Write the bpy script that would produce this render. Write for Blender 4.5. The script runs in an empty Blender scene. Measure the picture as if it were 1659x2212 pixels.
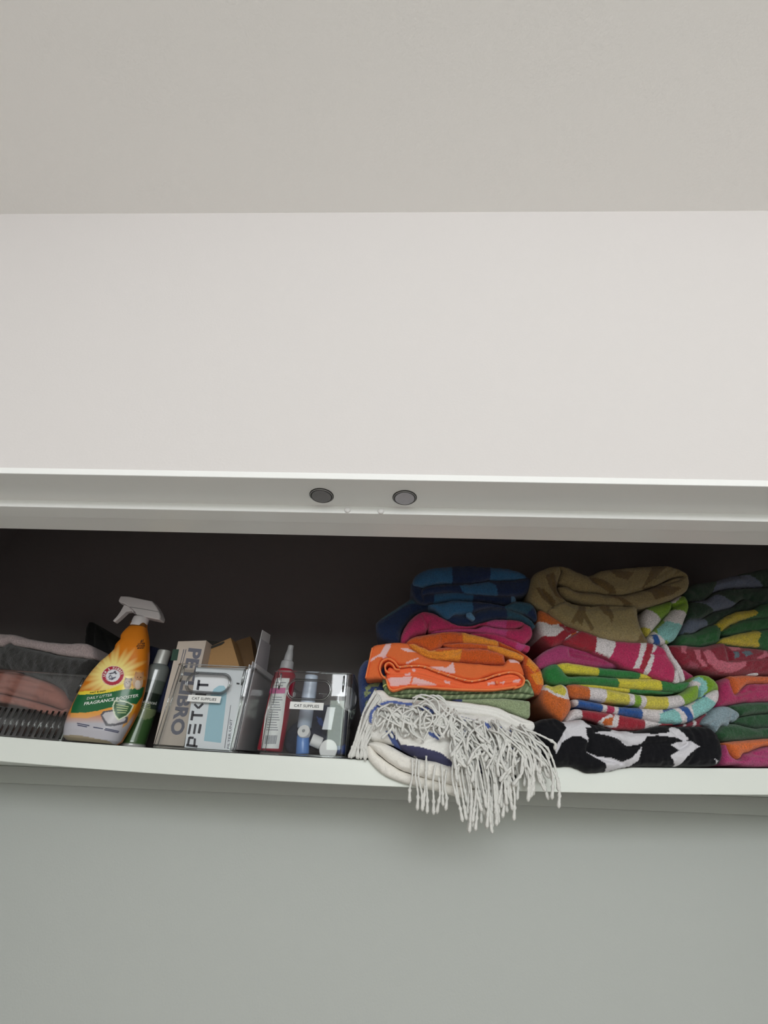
import bpy, bmesh, math, random
import numpy as np
from mathutils import Vector, Matrix
from mathutils.geometry import delaunay_2d_cdt

random.seed(7)
rng = np.random.default_rng(11)
scene = bpy.context.scene
COL = scene.collection

# ------------------------------------------------------------------ camera
CZ = 1.70                       # eye height above the floor
F, CX, CY = 880.0, 829.5, 1106.0
PITCH = math.radians(34.3)
_r = np.array([26700.0, -531.0, 880.0]); _r /= np.linalg.norm(_r)
_u = np.array([0.0, math.cos(PITCH), -math.sin(PITCH)])
_u = _u - _r * np.dot(_u, _r); _u /= np.linalg.norm(_u)
_y = np.cross(_u, _r)
M = np.array([_r, _y, _u])      # world = M @ camera
cam_data = bpy.data.cameras.new('camera')
cam_data.sensor_fit = 'VERTICAL'
cam_data.sensor_height = 24.0
cam_data.lens = F / 2212.0 * 24.0
cam_data.clip_start = 0.02
cam = bpy.data.objects.new('camera', cam_data)
COL.objects.link(cam)
mw = Matrix([list(M[0]) + [0.0], list(M[1]) + [0.0], list(M[2]) + [CZ], [0, 0, 0, 1]])
cam.matrix_world = mw
scene.camera = cam

# ------------------------------------------------------------------ light
scene.view_settings.view_transform = 'Standard'
scene.view_settings.look = 'None'
scene.view_settings.gamma = 1.0
scene.view_settings.use_curve_mapping = False
scene.view_settings.exposure = -0.36
world = bpy.data.worlds.new('world')
scene.world = world
world.use_nodes = True
bg = world.node_tree.nodes['Background']
bg.inputs[0].default_value = (0.75, 0.88, 1.0, 1)
bg.inputs[1].default_value = 0.6
scene.cycles.max_bounces = 10
scene.cycles.diffuse_bounces = 6
scene.cycles.transparent_max_bounces = 32
scene.cycles.caustics_reflective = False
scene.cycles.caustics_refractive = False


def area_light(name, loc, rot, sx, sy, power, color):
    l = bpy.data.lights.new(name, 'AREA')
    l.shape = 'RECTANGLE'; l.size = sx; l.size_y = sy
    l.energy = power; l.color = color
    o = bpy.data.objects.new(name, l)
    o.location = loc; o.rotation_euler = rot
    COL.objects.link(o)
    return o


# window in the wall opposite the closet, behind the viewer
WIN = (-0.64, 1.55, CZ + 0.05, CZ + 1.10)       # x0, x1, z0, z1 in the wall at y = ROOM_Y
ROOM_Y = -2.8
ZR = CZ + 0.50                                  # rail: sky in the upper sash, sunlit trees in the lower one
area_light('daylight_sky', ((WIN[0] + WIN[1]) / 2, ROOM_Y - 0.02, (ZR + WIN[3]) / 2),
           (math.radians(90), 0, 0), WIN[1] - WIN[0], WIN[3] - ZR, 64.0, (0.96, 0.985, 1.0))
area_light('daylight_trees', ((WIN[0] + WIN[1]) / 2, ROOM_Y - 0.02, (WIN[2] + ZR) / 2),
           (math.radians(90), 0, 0), WIN[1] - WIN[0], ZR - WIN[2], 17.0, (0.88, 1.0, 0.86))

# ------------------------------------------------------------------ helpers


def at(px, py, D):
    """point of the place at depth D (metres into the closet from the eye) seen at photo pixel px, py; z above eye"""
    d = M @ np.array([(px - CX) / F, -(py - CY) / F, -1.0])
    return d * (D / d[1])


def at_many(px, py, D):
    px = np.asarray(px, float); py = np.asarray(py, float)
    c = np.stack([(px - CX) / F, -(py - CY) / F, -np.ones_like(px)])
    d = M @ c
    return (d * (D / d[1])).T


def lin(c):
    c = np.asarray(c, float) / 255.0
    return np.where(c <= 0.04045, c / 12.92, ((c + 0.055) / 1.055) ** 2.4)


def rgb(*c):
    v = lin(c)
    return (float(v[0]), float(v[1]), float(v[2]), 1.0)


MATS = {}


def mat(name, color, rough=0.6, metal=0.0, spec=0.5, bump=0.0, bscale=300.0, vary=0.0, vscale=20.0, coat=0.0):
    if name in MATS:
        return MATS[name]
    m = bpy.data.materials.new(name); m.use_nodes = True
    nt = m.node_tree; b = nt.nodes['Principled BSDF']
    b.inputs['Base Color'].default_value = color
    b.inputs['Roughness'].default_value = rough
    b.inputs['Metallic'].default_value = metal
    b.inputs['Specular IOR Level'].default_value = spec
    b.inputs['Coat Weight'].default_value = coat
    tc = nt.nodes.new('ShaderNodeTexCoord')
    if vary > 0:
        n = nt.nodes.new('ShaderNodeTexNoise'); n.inputs['Scale'].default_value = vscale
        n.inputs['Detail'].default_value = 4
        mx = nt.nodes.new('ShaderNodeMixRGB'); mx.blend_type = 'MULTIPLY'
        mx.inputs['Color1'].default_value = color
        rp = nt.nodes.new('ShaderNodeValToRGB')
        rp.color_ramp.elements[0].color = (1 - vary, 1 - vary, 1 - vary, 1)
        rp.color_ramp.elements[1].color = (1, 1, 1, 1)
        nt.links.new(tc.outputs['Object'], n.inputs['Vector'])
        nt.links.new(n.outputs['Fac'], rp.inputs['Fac'])
        nt.links.new(rp.outputs['Color'], mx.inputs['Color2'])
        mx.inputs['Fac'].default_value = 1
        nt.links.new(mx.outputs['Color'], b.inputs['Base Color'])
    if bump > 0:
        n = nt.nodes.new('ShaderNodeTexNoise'); n.inputs['Scale'].default_value = bscale
        n.inputs['Detail'].default_value = 3
        bp = nt.nodes.new('ShaderNodeBump'); bp.inputs['Strength'].default_value = bump
        bp.inputs['Distance'].default_value = 0.002
        nt.links.new(tc.outputs['Object'], n.inputs['Vector'])
        nt.links.new(n.outputs['Fac'], bp.inputs['Height'])
        nt.links.new(bp.outputs['Normal'], b.inputs['Normal'])
    MATS[name] = m
    return m


def cloth_mat(name, sheen=0.25, bump=0.6, bscale=520.0, rough=0.95, vary=0.16):
    """procedural terry / cotton: woven-in colours from the mesh's colour layer, pile noise and fine relief"""
    if name in MATS:
        return MATS[name]
    m = bpy.data.materials.new(name); m.use_nodes = True
    nt = m.node_tree; b = nt.nodes['Principled BSDF']
    a = nt.nodes.new('ShaderNodeAttribute'); a.attribute_name = 'dye'
    tc = nt.nodes.new('ShaderNodeTexCoord')
    n = nt.nodes.new('ShaderNodeTexNoise'); n.inputs['Scale'].default_value = bscale
    n.inputs['Detail'].default_value = 4; n.inputs['Roughness'].default_value = 0.7
    rp = nt.nodes.new('ShaderNodeMapRange')
    rp.inputs['From Min'].default_value = 0.3; rp.inputs['From Max'].default_value = 0.7
    rp.inputs['To Min'].default_value = 1 - vary; rp.inputs['To Max'].default_value = 1 + vary
    vm = nt.nodes.new('ShaderNodeVectorMath'); vm.operation = 'SCALE'
    nt.links.new(tc.outputs['Object'], n.inputs['Vector'])
    nt.links.new(n.outputs['Fac'], rp.inputs['Value'])
    nt.links.new(a.outputs['Color'], vm.inputs[0])
    nt.links.new(rp.outputs['Result'], vm.inputs['Scale'])
    nt.links.new(vm.outputs['Vector'], b.inputs['Base Color'])
    bp = nt.nodes.new('ShaderNodeBump'); bp.inputs['Strength'].default_value = bump
    bp.inputs['Distance'].default_value = 0.0025
    nt.links.new(n.outputs['Fac'], bp.inputs['Height'])
    nt.links.new(bp.outputs['Normal'], b.inputs['Normal'])
    b.inputs['Roughness'].default_value = rough
    b.inputs['Specular IOR Level'].default_value = 0.15
    b.inputs['Sheen Weight'].default_value = sheen
    b.inputs['Sheen Roughness'].default_value = 0.5
    MATS[name] = m
    return m


def print_mat(name, rough=0.35, spec=0.5, coat=0.0):
    """printed plastic or card: the print lives in the mesh's colour layer"""
    if name in MATS:
        return MATS[name]
    m = bpy.data.materials.new(name); m.use_nodes = True
    nt = m.node_tree; b = nt.nodes['Principled BSDF']
    a = nt.nodes.new('ShaderNodeAttribute'); a.attribute_name = 'dye'
    nt.links.new(a.outputs['Color'], b.inputs['Base Color'])
    b.inputs['Roughness'].default_value = rough
    b.inputs['Specular IOR Level'].default_value = spec
    b.inputs['Coat Weight'].default_value = coat
    b.inputs['Coat Roughness'].default_value = 0.08
    MATS[name] = m
    return m


def clear_mat(name, tint=(0.97, 0.98, 0.98, 1), rough=0.03, ior=1.5):
    """thin clear plastic: see-through with Fresnel gloss"""
    if name in MATS:
        return MATS[name]
    m = bpy.data.materials.new(name); m.use_nodes = True
    nt = m.node_tree
    for n in list(nt.nodes):
        nt.nodes.remove(n)
    o = nt.nodes.new('ShaderNodeOutputMaterial')
    t = nt.nodes.new('ShaderNodeBsdfTransparent'); t.inputs['Color'].default_value = tint
    g = nt.nodes.new('ShaderNodeBsdfGlossy'); g.inputs['Roughness'].default_value = rough
    g.inputs['Color'].default_value = (1, 1, 1, 1)
    fr = nt.nodes.new('ShaderNodeFresnel')
    ge = nt.nodes.new('ShaderNodeNewGeometry')       # a thin wall: both faces reflect alike
    mi = nt.nodes.new('ShaderNodeMix'); mi.data_type = 'FLOAT'
    mi.inputs[2].default_value = ior; mi.inputs[3].default_value = 1.0 / ior
    nt.links.new(ge.outputs['Backfacing'], mi.inputs[0])
    nt.links.new(mi.outputs[0], fr.inputs['IOR'])
    mx = nt.nodes.new('ShaderNodeMixShader')
    nt.links.new(fr.outputs['Fac'], mx.inputs['Fac'])
    nt.links.new(t.outputs['BSDF'], mx.inputs[1])
    nt.links.new(g.outputs['BSDF'], mx.inputs[2])
    nt.links.new(mx.outputs['Shader'], o.inputs['Surface'])
    MATS[name] = m
    return m


def link(name, me, material=None, parent=None):
    o = bpy.data.objects.new(name, me)
    COL.objects.link(o)
    if material is not None:
        me.materials.append(material)
    if parent is not None:
        o.parent = parent
    return o


def thing(name, label, cat, loc=(0, 0, 0), group=None):
    o = bpy.data.objects.new(name, None)
    o.empty_display_size = 0.03
    COL.objects.link(o)
    o.location = loc
    return tag(o, label, cat, group)


def tag(o, label, cat, group=None):
    o['label'] = label; o['category'] = cat
    if group:
        o['group'] = group
    return o


def smooth(me, on=True):
    me.polygons.foreach_set('use_smooth', [on] * len(me.polygons))


def pydata(name, verts, faces, material, parent=None, sm=True, cols=None):
    me = bpy.data.meshes.new(name)
    me.from_pydata([tuple(map(float, v)) for v in verts], [], [tuple(map(int, f)) for f in faces])
    if cols is not None:
        ca = me.color_attributes.new('dye', 'FLOAT_COLOR', 'POINT')
        arr = np.ones((len(verts), 4), dtype=np.float32); arr[:, :3] = np.asarray(cols)[:, :3]
        ca.data.foreach_set('color', arr.ravel())
    me.update()
    smooth(me, sm)
    return link(name, me, material, parent)


def from_bm(name, bm, material, parent=None, sm=False, bevel=0.0, segs=2):
    bmesh.ops.recalc_face_normals(bm, faces=bm.faces)
    me = bpy.data.meshes.new(name)
    bm.to_mesh(me); bm.free()
    smooth(me, sm)
    o = link(name, me, material, parent)
    if bevel > 0:
        md = o.modifiers.new('bevel', 'BEVEL'); md.width = bevel; md.segments = segs
        md.limit_method = 'ANGLE'; md.angle_limit = math.radians(40)
        smooth(me, True)
        md2 = o.modifiers.new('wn', 'WEIGHTED_NORMAL')
    return o


def box_bm(bm, x0, x1, y0, y1, z0, z1):
    vs = [bm.verts.new((x, y, z)) for x in (x0, x1) for y in (y0, y1) for z in (z0, z1)]
    for f in ((0, 1, 3, 2), (4, 6, 7, 5), (0, 4, 5, 1), (2, 3, 7, 6), (0, 2, 6, 4), (1, 5, 7, 3)):
        bm.faces.new([vs[i] for i in f])


def box(name, x0, x1, y0, y1, z0, z1, material, parent=None, bevel=0.0, kind=None):
    bm = bmesh.new(); box_bm(bm, x0, x1, y0, y1, z0, z1)
    o = from_bm(name, bm, material, parent, bevel=bevel)
    if kind:
        o['kind'] = kind
    return o


def tube(path, rad, nseg=8, cap=True):
    """path: list of 3-D points; rad: number or list. Returns verts, faces"""
    P = np.asarray(path, float); n = len(P)
    rad = np.full(n, rad) if np.isscalar(rad) else np.asarray(rad, float)
    T = np.gradient(P, axis=0); T /= np.linalg.norm(T, axis=1)[:, None] + 1e-12
    up = np.array([0.31, 0.83, 0.46])
    V, Fc = [], []
    for i in range(n):
        a = np.cross(T[i], up); a /= np.linalg.norm(a) + 1e-12
        b = np.cross(T[i], a)
        for k in range(nseg):
            t = 2 * math.pi * k / nseg
            V.append(P[i] + rad[i] * (math.cos(t) * a + math.sin(t) * b))
    for i in range(n - 1):
        for k in range(nseg):
            k2 = (k + 1) % nseg
            Fc.append((i * nseg + k, i * nseg + k2, (i + 1) * nseg + k2, (i + 1) * nseg + k))
    if cap:
        Fc.append(tuple(range(nseg))[::-1]); Fc.append(tuple((n - 1) * nseg + k for k in range(nseg)))
    return V, Fc


def lathe(profile, nseg=40, a=None, b=None):
    """profile: list of (radius, t along axis a->b in metres). Returns verts, faces about the axis from point a to b"""
    a = np.asarray(a, float); b = np.asarray(b, float)
    ax = b - a; ax /= np.linalg.norm(ax)
    s = np.cross(ax, [0, 1, 0] if abs(ax[1]) < 0.9 else [1, 0, 0]); s /= np.linalg.norm(s)
    t = np.cross(ax, s)
    V, Fc = [], []
    for r, h in profile:
        for k in range(nseg):
            w = 2 * math.pi * k / nseg
            V.append(a + ax * h + r * (math.cos(w) * s + math.sin(w) * t))
    for i in range(len(profile) - 1):
        for k in range(nseg):
            k2 = (k + 1) % nseg
            Fc.append((i * nseg + k, (i + 1) * nseg + k, (i + 1) * nseg + k2, i * nseg + k2))
    Fc.append(tuple(range(nseg))); Fc.append(tuple((len(profile) - 1) * nseg + k for k in range(nseg))[::-1])
    return V, Fc


def Z(v):
    """eye-relative point -> room point"""
    return (float(v[0]), float(v[1]), float(v[2]) + CZ)


# ------------------------------------------------------------------ the room
XW = 1.30            # closet side walls
D_WALL, D_JAMB = 0.42, 0.5626
D_BACK = 1.17
Z_CEIL = CZ + 1.194
Z_H = CZ + 0.3347    # underside of the head jamb
RX = 2.1

m_wall = mat('warm_white_paint', rgb(218, 213, 212), 0.75, bump=0.12, bscale=260)
m_ceil = mat('ceiling_paint', rgb(245, 243, 240), 0.9, bump=0.2, bscale=220)
m_closet = mat('closet_paint', rgb(194, 197, 194), 0.7, bump=0.15, bscale=260)
m_trim = mat('gloss_white_trim', rgb(246, 246, 245), 0.3, spec=0.5)
m_shelf = mat('shelf_paint', rgb(232, 236, 230), 0.38, bump=0.05, bscale=90)
m_floor = mat('floor_carpet', rgb(196, 190, 184), 0.6, vary=0.2, vscale=6)


def slab(name, *a, material=m_wall, parent=None, bevel=0.0):
    o = box(name, *a, material, parent, bevel=bevel)
    if parent is None:
        o['kind'] = 'structure'
    return o


slab('floor', -RX, RX, ROOM_Y, D_BACK, -0.08, 0.0, material=m_floor)
slab('ceiling', -RX, RX, ROOM_Y, D_BACK, Z_CEIL, Z_CEIL + 0.08, material=m_ceil)
JX = 1.15            # half width of the closet opening
wf = slab('wall_front', -RX, RX, D_WALL, D_JAMB - 0.002, CZ + 0.3457, Z_CEIL)
slab('wall_front_left', -RX, -JX - 0.02, D_WALL, D_JAMB - 0.002, 0.0, CZ + 0.3457)
slab('wall_front_right', JX + 0.02, RX, D_WALL, D_JAMB - 0.002, 0.0, CZ + 0.3457)
slab('wall_left', -RX - 0.1, -RX, ROOM_Y, D_JAMB, 0.0, Z_CEIL)
slab('wall_right', RX, RX + 0.1, ROOM_Y, D_JAMB, 0.0, Z_CEIL)
m_taupe = mat('upper_wall_taupe', rgb(124, 116, 117), 0.8, bump=0.15, bscale=260)  # closet walls above the shelf get a darker, even colour than those below
slab('wall_back', -XW - 0.1, XW + 0.1, D_BACK, D_BACK + 0.1, 0.0, CZ + 0.03, material=m_closet)
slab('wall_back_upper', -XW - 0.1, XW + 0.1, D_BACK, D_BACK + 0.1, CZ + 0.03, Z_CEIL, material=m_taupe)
slab('wall_closet_left', -XW - 0.1, -XW, D_JAMB, D_BACK, 0.0, CZ + 0.03, material=m_closet)
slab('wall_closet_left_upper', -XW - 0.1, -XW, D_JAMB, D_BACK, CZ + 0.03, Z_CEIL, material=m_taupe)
slab('wall_closet_right', XW, XW + 0.1, D_JAMB, D_BACK, 0.0, CZ + 0.03, material=m_closet)
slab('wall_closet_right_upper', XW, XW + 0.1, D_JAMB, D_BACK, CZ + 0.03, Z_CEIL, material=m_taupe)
# wall behind the viewer with the window opening
slab('wall_rear_below', -RX, RX, ROOM_Y - 0.12, ROOM_Y, 0.0, WIN[2])
slab('wall_rear_above', -RX, RX, ROOM_Y - 0.12, ROOM_Y, WIN[3], Z_CEIL)
slab('wall_rear_left', -RX, WIN[0], ROOM_Y - 0.12, ROOM_Y, WIN[2], WIN[3])
slab('wall_rear_right', WIN[1], RX, ROOM_Y - 0.12, ROOM_Y, WIN[2], WIN[3])
wn = slab('window_1', WIN[0] - 0.05, WIN[1] + 0.05, ROOM_Y - 0.001, ROOM_Y + 0.03, WIN[2] - 0.05, WIN[2], material=m_trim)
slab('window_frame', WIN[0] - 0.05, WIN[1] + 0.05, ROOM_Y - 0.001, ROOM_Y + 0.03, WIN[3], WIN[3] + 0.05, material=m_trim, parent=wn)
slab('window_frame', WIN[0] - 0.05, WIN[0], ROOM_Y - 0.001, ROOM_Y + 0.03, WIN[2], WIN[3], material=m_trim, parent=wn)
slab('window_frame', WIN[1], WIN[1] + 0.05, ROOM_Y - 0.001, ROOM_Y + 0.03, WIN[2], WIN[3], material=m_trim, parent=wn)

slab('window_rail', WIN[0], WIN[1], ROOM_Y - 0.001, ROOM_Y + 0.02, ZR - 0.02, ZR + 0.02, material=m_trim, parent=wn)

# head jamb: a board with a bead on the room side and a stop, running across the opening
def profile_bar(name, prof, x0, x1, material, parent=None):
    """extrude a (y, z) profile along x"""
    bm = bmesh.new()
    a = [bm.verts.new((x0, y, z)) for y, z in prof]
    b = [bm.verts.new((x1, y, z)) for y, z in prof]
    n = len(prof)
    for i in range(n):
        j = (i + 1) % n
        bm.faces.new((a[i], a[j], b[j], b[i]))
    bm.faces.new(a[::-1]); bm.faces.new(b)
    return from_bm(name, bm, material, parent, bevel=0.0013, segs=3)


hj = profile_bar('trim_1', [(0.4165, CZ + 0.3453), (0.4165, Z_H), (D_JAMB, Z_H), (D_JAMB, CZ + 0.3453)], -JX, JX, m_trim)
hj['kind'] = 'structure'
st = profile_bar('door_stop', [(0.4784, Z_H + 0.0008), (0.4784, CZ + 0.3227), (0.506, CZ + 0.3227), (0.506, Z_H + 0.0008)], -JX, JX, m_trim, hj)
for i, s in enumerate((-1, 1)):
    x0, x1 = (-JX - 0.02, -JX) if s < 0 else (JX, JX + 0.02)
    j = slab('trim_%d' % (i + 2), x0, x1, 0.4165, D_JAMB, 0.0, CZ + 0.3453, material=m_trim)
    slab('door_stop', x0 + (0.012 if s < 0 else -0.012), x1 + (0.012 if s < 0 else -0.012), 0.4784, 0.506, 0.0, CZ + 0.3227, material=m_trim, parent=j)

# shelf: sags along its front edge
def shelf_top(x, y):
    ax = abs(x)
    f = 0.043 + 0.0263 * x * x if ax < 0.75 else 0.0578 + 0.012 * (1 - math.exp(-(ax - 0.75) / 0.3))
    t = min(max((y - 0.85) / (D_BACK - 0.85), 0), 1)
    return f + (0.0545 - f) * t


bm = bmesh.new()
NX, NY = 60, 6
gt, gb = {}, {}
D_SH = 0.85
for i in range(NX + 1):
    x = -XW + 2 * XW * i / NX
    for j in range(NY + 1):
        y = D_SH + (D_BACK - D_SH) * j / NY
        z = CZ + shelf_top(x, y)
        gt[i, j] = bm.verts.new((x, y, z)); gb[i, j] = bm.verts.new((x, y, z - 0.0385))
for i in range(NX):
    for j in range(NY):
        bm.faces.new((gt[i, j], gt[i + 1, j], gt[i + 1, j + 1], gt[i, j + 1]))
        bm.faces.new((gb[i, j], gb[i, j + 1], gb[i + 1, j + 1], gb[i + 1, j]))
    bm.faces.new((gt[i, 0], gb[i, 0], gb[i + 1, 0], gt[i + 1, 0]))
    bm.faces.new((gt[i, NY], gt[i + 1, NY], gb[i + 1, NY], gb[i, NY]))
for j in range(NY):
    bm.faces.new((gt[0, j], gt[0, j + 1], gb[0, j + 1], gb[0, j]))
    bm.faces.new((gt[NX, j], gb[NX, j], gb[NX, j + 1], gt[NX, j + 1]))
shelf = from_bm('shelf', bm, m_shelf, bevel=0.0015)
tag(shelf, 'long white painted closet shelf, sagging in the middle under bins and towels', 'shelf')
box('trim_4', -XW, XW, D_BACK - 0.018, D_BACK, CZ - 0.0185, CZ + 0.016, m_closet, bevel=0.001, kind='structure')

# door catches and bumper pads under the head jamb
m_catch = mat('brushed_catch_face', rgb(132, 130, 132), 0.45, metal=0.15, vary=0.2, vscale=120)
m_catch2 = mat('bright_catch_face', rgb(190, 188, 196), 0.45, metal=0.15, vary=0.15, vscale=120)
m_catchrim = mat('dark_catch_rim', rgb(140, 138, 138), 0.4, metal=0.2)
m_catchgap = mat('catch_gap_black', rgb(24, 22, 22), 0.6)
for k, (cx, cy, mm, lab) in enumerate(((-0.1058, 0.4535, m_catch, 'darker round metal door catch set under the white head jamb, left one'),
                                       (0.0096, 0.4548, m_catch2, 'paler round metal door catch set under the white head jamb, right one'))):
    t = thing('door_catch', lab, 'door catch', (cx, cy, Z_H), 'door catches under the head jamb')
    def ring(name, prof, m, par):
        V, Fc = lathe(prof, 48, (0, 0, 0.001), (0, 0, -1))
        # lathe axis needs a side vector: axis is vertical
        return pydata(name, V, Fc, m, par, sm=False)
    ring('rim', [(0.0159, 0.0), (0.0159, 0.0022), (0.0155, 0.0030), (0.0148, 0.0030), (0.0146, 0.0016), (0.0146, 0.001)], m_catchrim, t)
    ring('gap_ring', [(0.0150, 0.0), (0.0150, 0.0021), (0.013, 0.0021)], m_catchgap, t)
    ring('seat_ring', [(0.0168, 0.0), (0.0168, 0.0016), (0.0158, 0.0018)], m_catchgap, t)
    ring('magnet_face', [(0.0135, 0.0), (0.0135, 0.0032), (0.0131, 0.0036), (0.0001, 0.0036)], mm, t)
m_pad = mat('clear_white_pad', rgb(238, 236, 236), 0.35)
for (cx, cz, lab) in ((-0.0712, 0.3287, 'tiny round white bumper pad on the door stop, nearer the darker catch'),
                      (-0.0234, 0.3278, 'tiny round white bumper pad on the door stop, nearer the paler catch')):
    V, Fc = lathe([(0.0046, -0.001), (0.0048, 0.001), (0.0040, 0.0022), (0.0022, 0.0030), (0.0002, 0.0032)], 24, (cx, 0.4784, cz + CZ - 0.0008), (cx, 0.40, cz + CZ - 0.0008))
    tag(pydata('bumper_pad', V, Fc, m_pad), lab, 'bumper pad', 'bumper pads on the door stop')

# ------------------------------------------------------------------ folded cloth
CROP = {'A': (740, 1190, 3.45625), 'B': (740, 1440, 3.318), 'C': (1120, 1190, 3.0779), 'D': (1120, 1380, 3.0779),
        'E': (1380, 1200, 4.4229), 'L1': (0, 1240, 4.1475), 'L3': (310, 1340, 5.53), 'L4': (540, 1380, 6.636),
        'L5': (140, 1280, 6.9125), 'L6': (130, 1420, 7.5409), 'L7': (0, 1320, 6.9125), 'H': (760, 1440, 8.295), 'I': (950, 1440, 5.925)}


def unz(crop, pts):
    ox, oy, s = CROP[crop]
    p = np.asarray(pts, float)
    return np.stack([ox + p[:, 0] / s, oy + p[:, 1] / s], axis=1)


def catmull(P, closed=True, k=6):
    P = np.asarray(P, float); n = len(P)
    out = []
    rngi = range(n) if closed else range(n - 1)
    for i in rngi:
        if closed:
            p0, p1, p2, p3 = P[(i - 1) % n], P[i], P[(i + 1) % n], P[(i + 2) % n]
        else:
            p0, p1, p2, p3 = P[max(i - 1, 0)], P[i], P[i + 1], P[min(i + 2, n - 1)]
        L = np.linalg.norm(p2 - p1)
        m1 = (p2 - p0) * 0.42; m2 = (p3 - p1) * 0.42
        for m in (m1, m2):
            l = np.linalg.norm(m)
            if l > L * 0.95:
                m *= L * 0.95 / l
        for j in range(k):
            t = j / k; t2, t3 = t * t, t * t * t
            out.append((2 * t3 - 3 * t2 + 1) * p1 + (t3 - 2 * t2 + t) * m1 + (-2 * t3 + 3 * t2) * p2 + (t3 - t2) * m2)
    if not closed:
        out.append(P[-1])
    return np.array(out)


def resample(P, step, closed=True):
    Q = np.vstack([P, P[:1]]) if closed else P
    seg = np.linalg.norm(np.diff(Q, axis=0), axis=1)
    s = np.concatenate([[0], np.cumsum(seg)])
    n = max(int(s[-1] / step), 6)
    t = np.linspace(0, s[-1], n + (0 if not closed else 1))
    R = np.stack([np.interp(t, s, Q[:, 0]), np.interp(t, s, Q[:, 1])], axis=1)
    return R[:-1] if closed else R


def inside(P, X, Y):
    r = np.zeros(X.shape, bool)
    n = len(P)
    for i in range(n):
        x1, y1 = P[i]; x2, y2 = P[(i + 1) % n]
        c = (y1 > Y) != (y2 > Y)
        with np.errstate(divide='ignore', invalid='ignore'):
            xi = (x2 - x1) * (Y - y1) / (y2 - y1) + x1
        r ^= c & (X < xi)
    return r


def dist_poly(P, X, Y, closed=True):
    d = np.full(X.shape, 1e9)
    n = len(P)
    for i in range(n if closed else n - 1):
        a = P[i]; b = P[(i + 1) % n]
        ab = b - a; L2 = ab @ ab + 1e-12
        t = np.clip(((X - a[0]) * ab[0] + (Y - a[1]) * ab[1]) / L2, 0, 1)
        d = np.minimum(d, np.hypot(X - a[0] - t * ab[0], Y - a[1] - t * ab[1]))
    return d


def wob(X, Y, seed, wl=26.0):
    r = np.random.default_rng(seed)
    v = np.zeros(X.shape)
    for k in range(5):
        a = r.uniform(0, math.pi * 2); q = 2 * math.pi / (wl * r.uniform(0.6, 1.6))
        v += np.sin(q * (math.cos(a) * X + math.sin(a) * Y) + r.uniform(0, 6.3)) / 5
    return v


PXM = 0.00085     # metres per photo pixel at the shelf front


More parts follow.
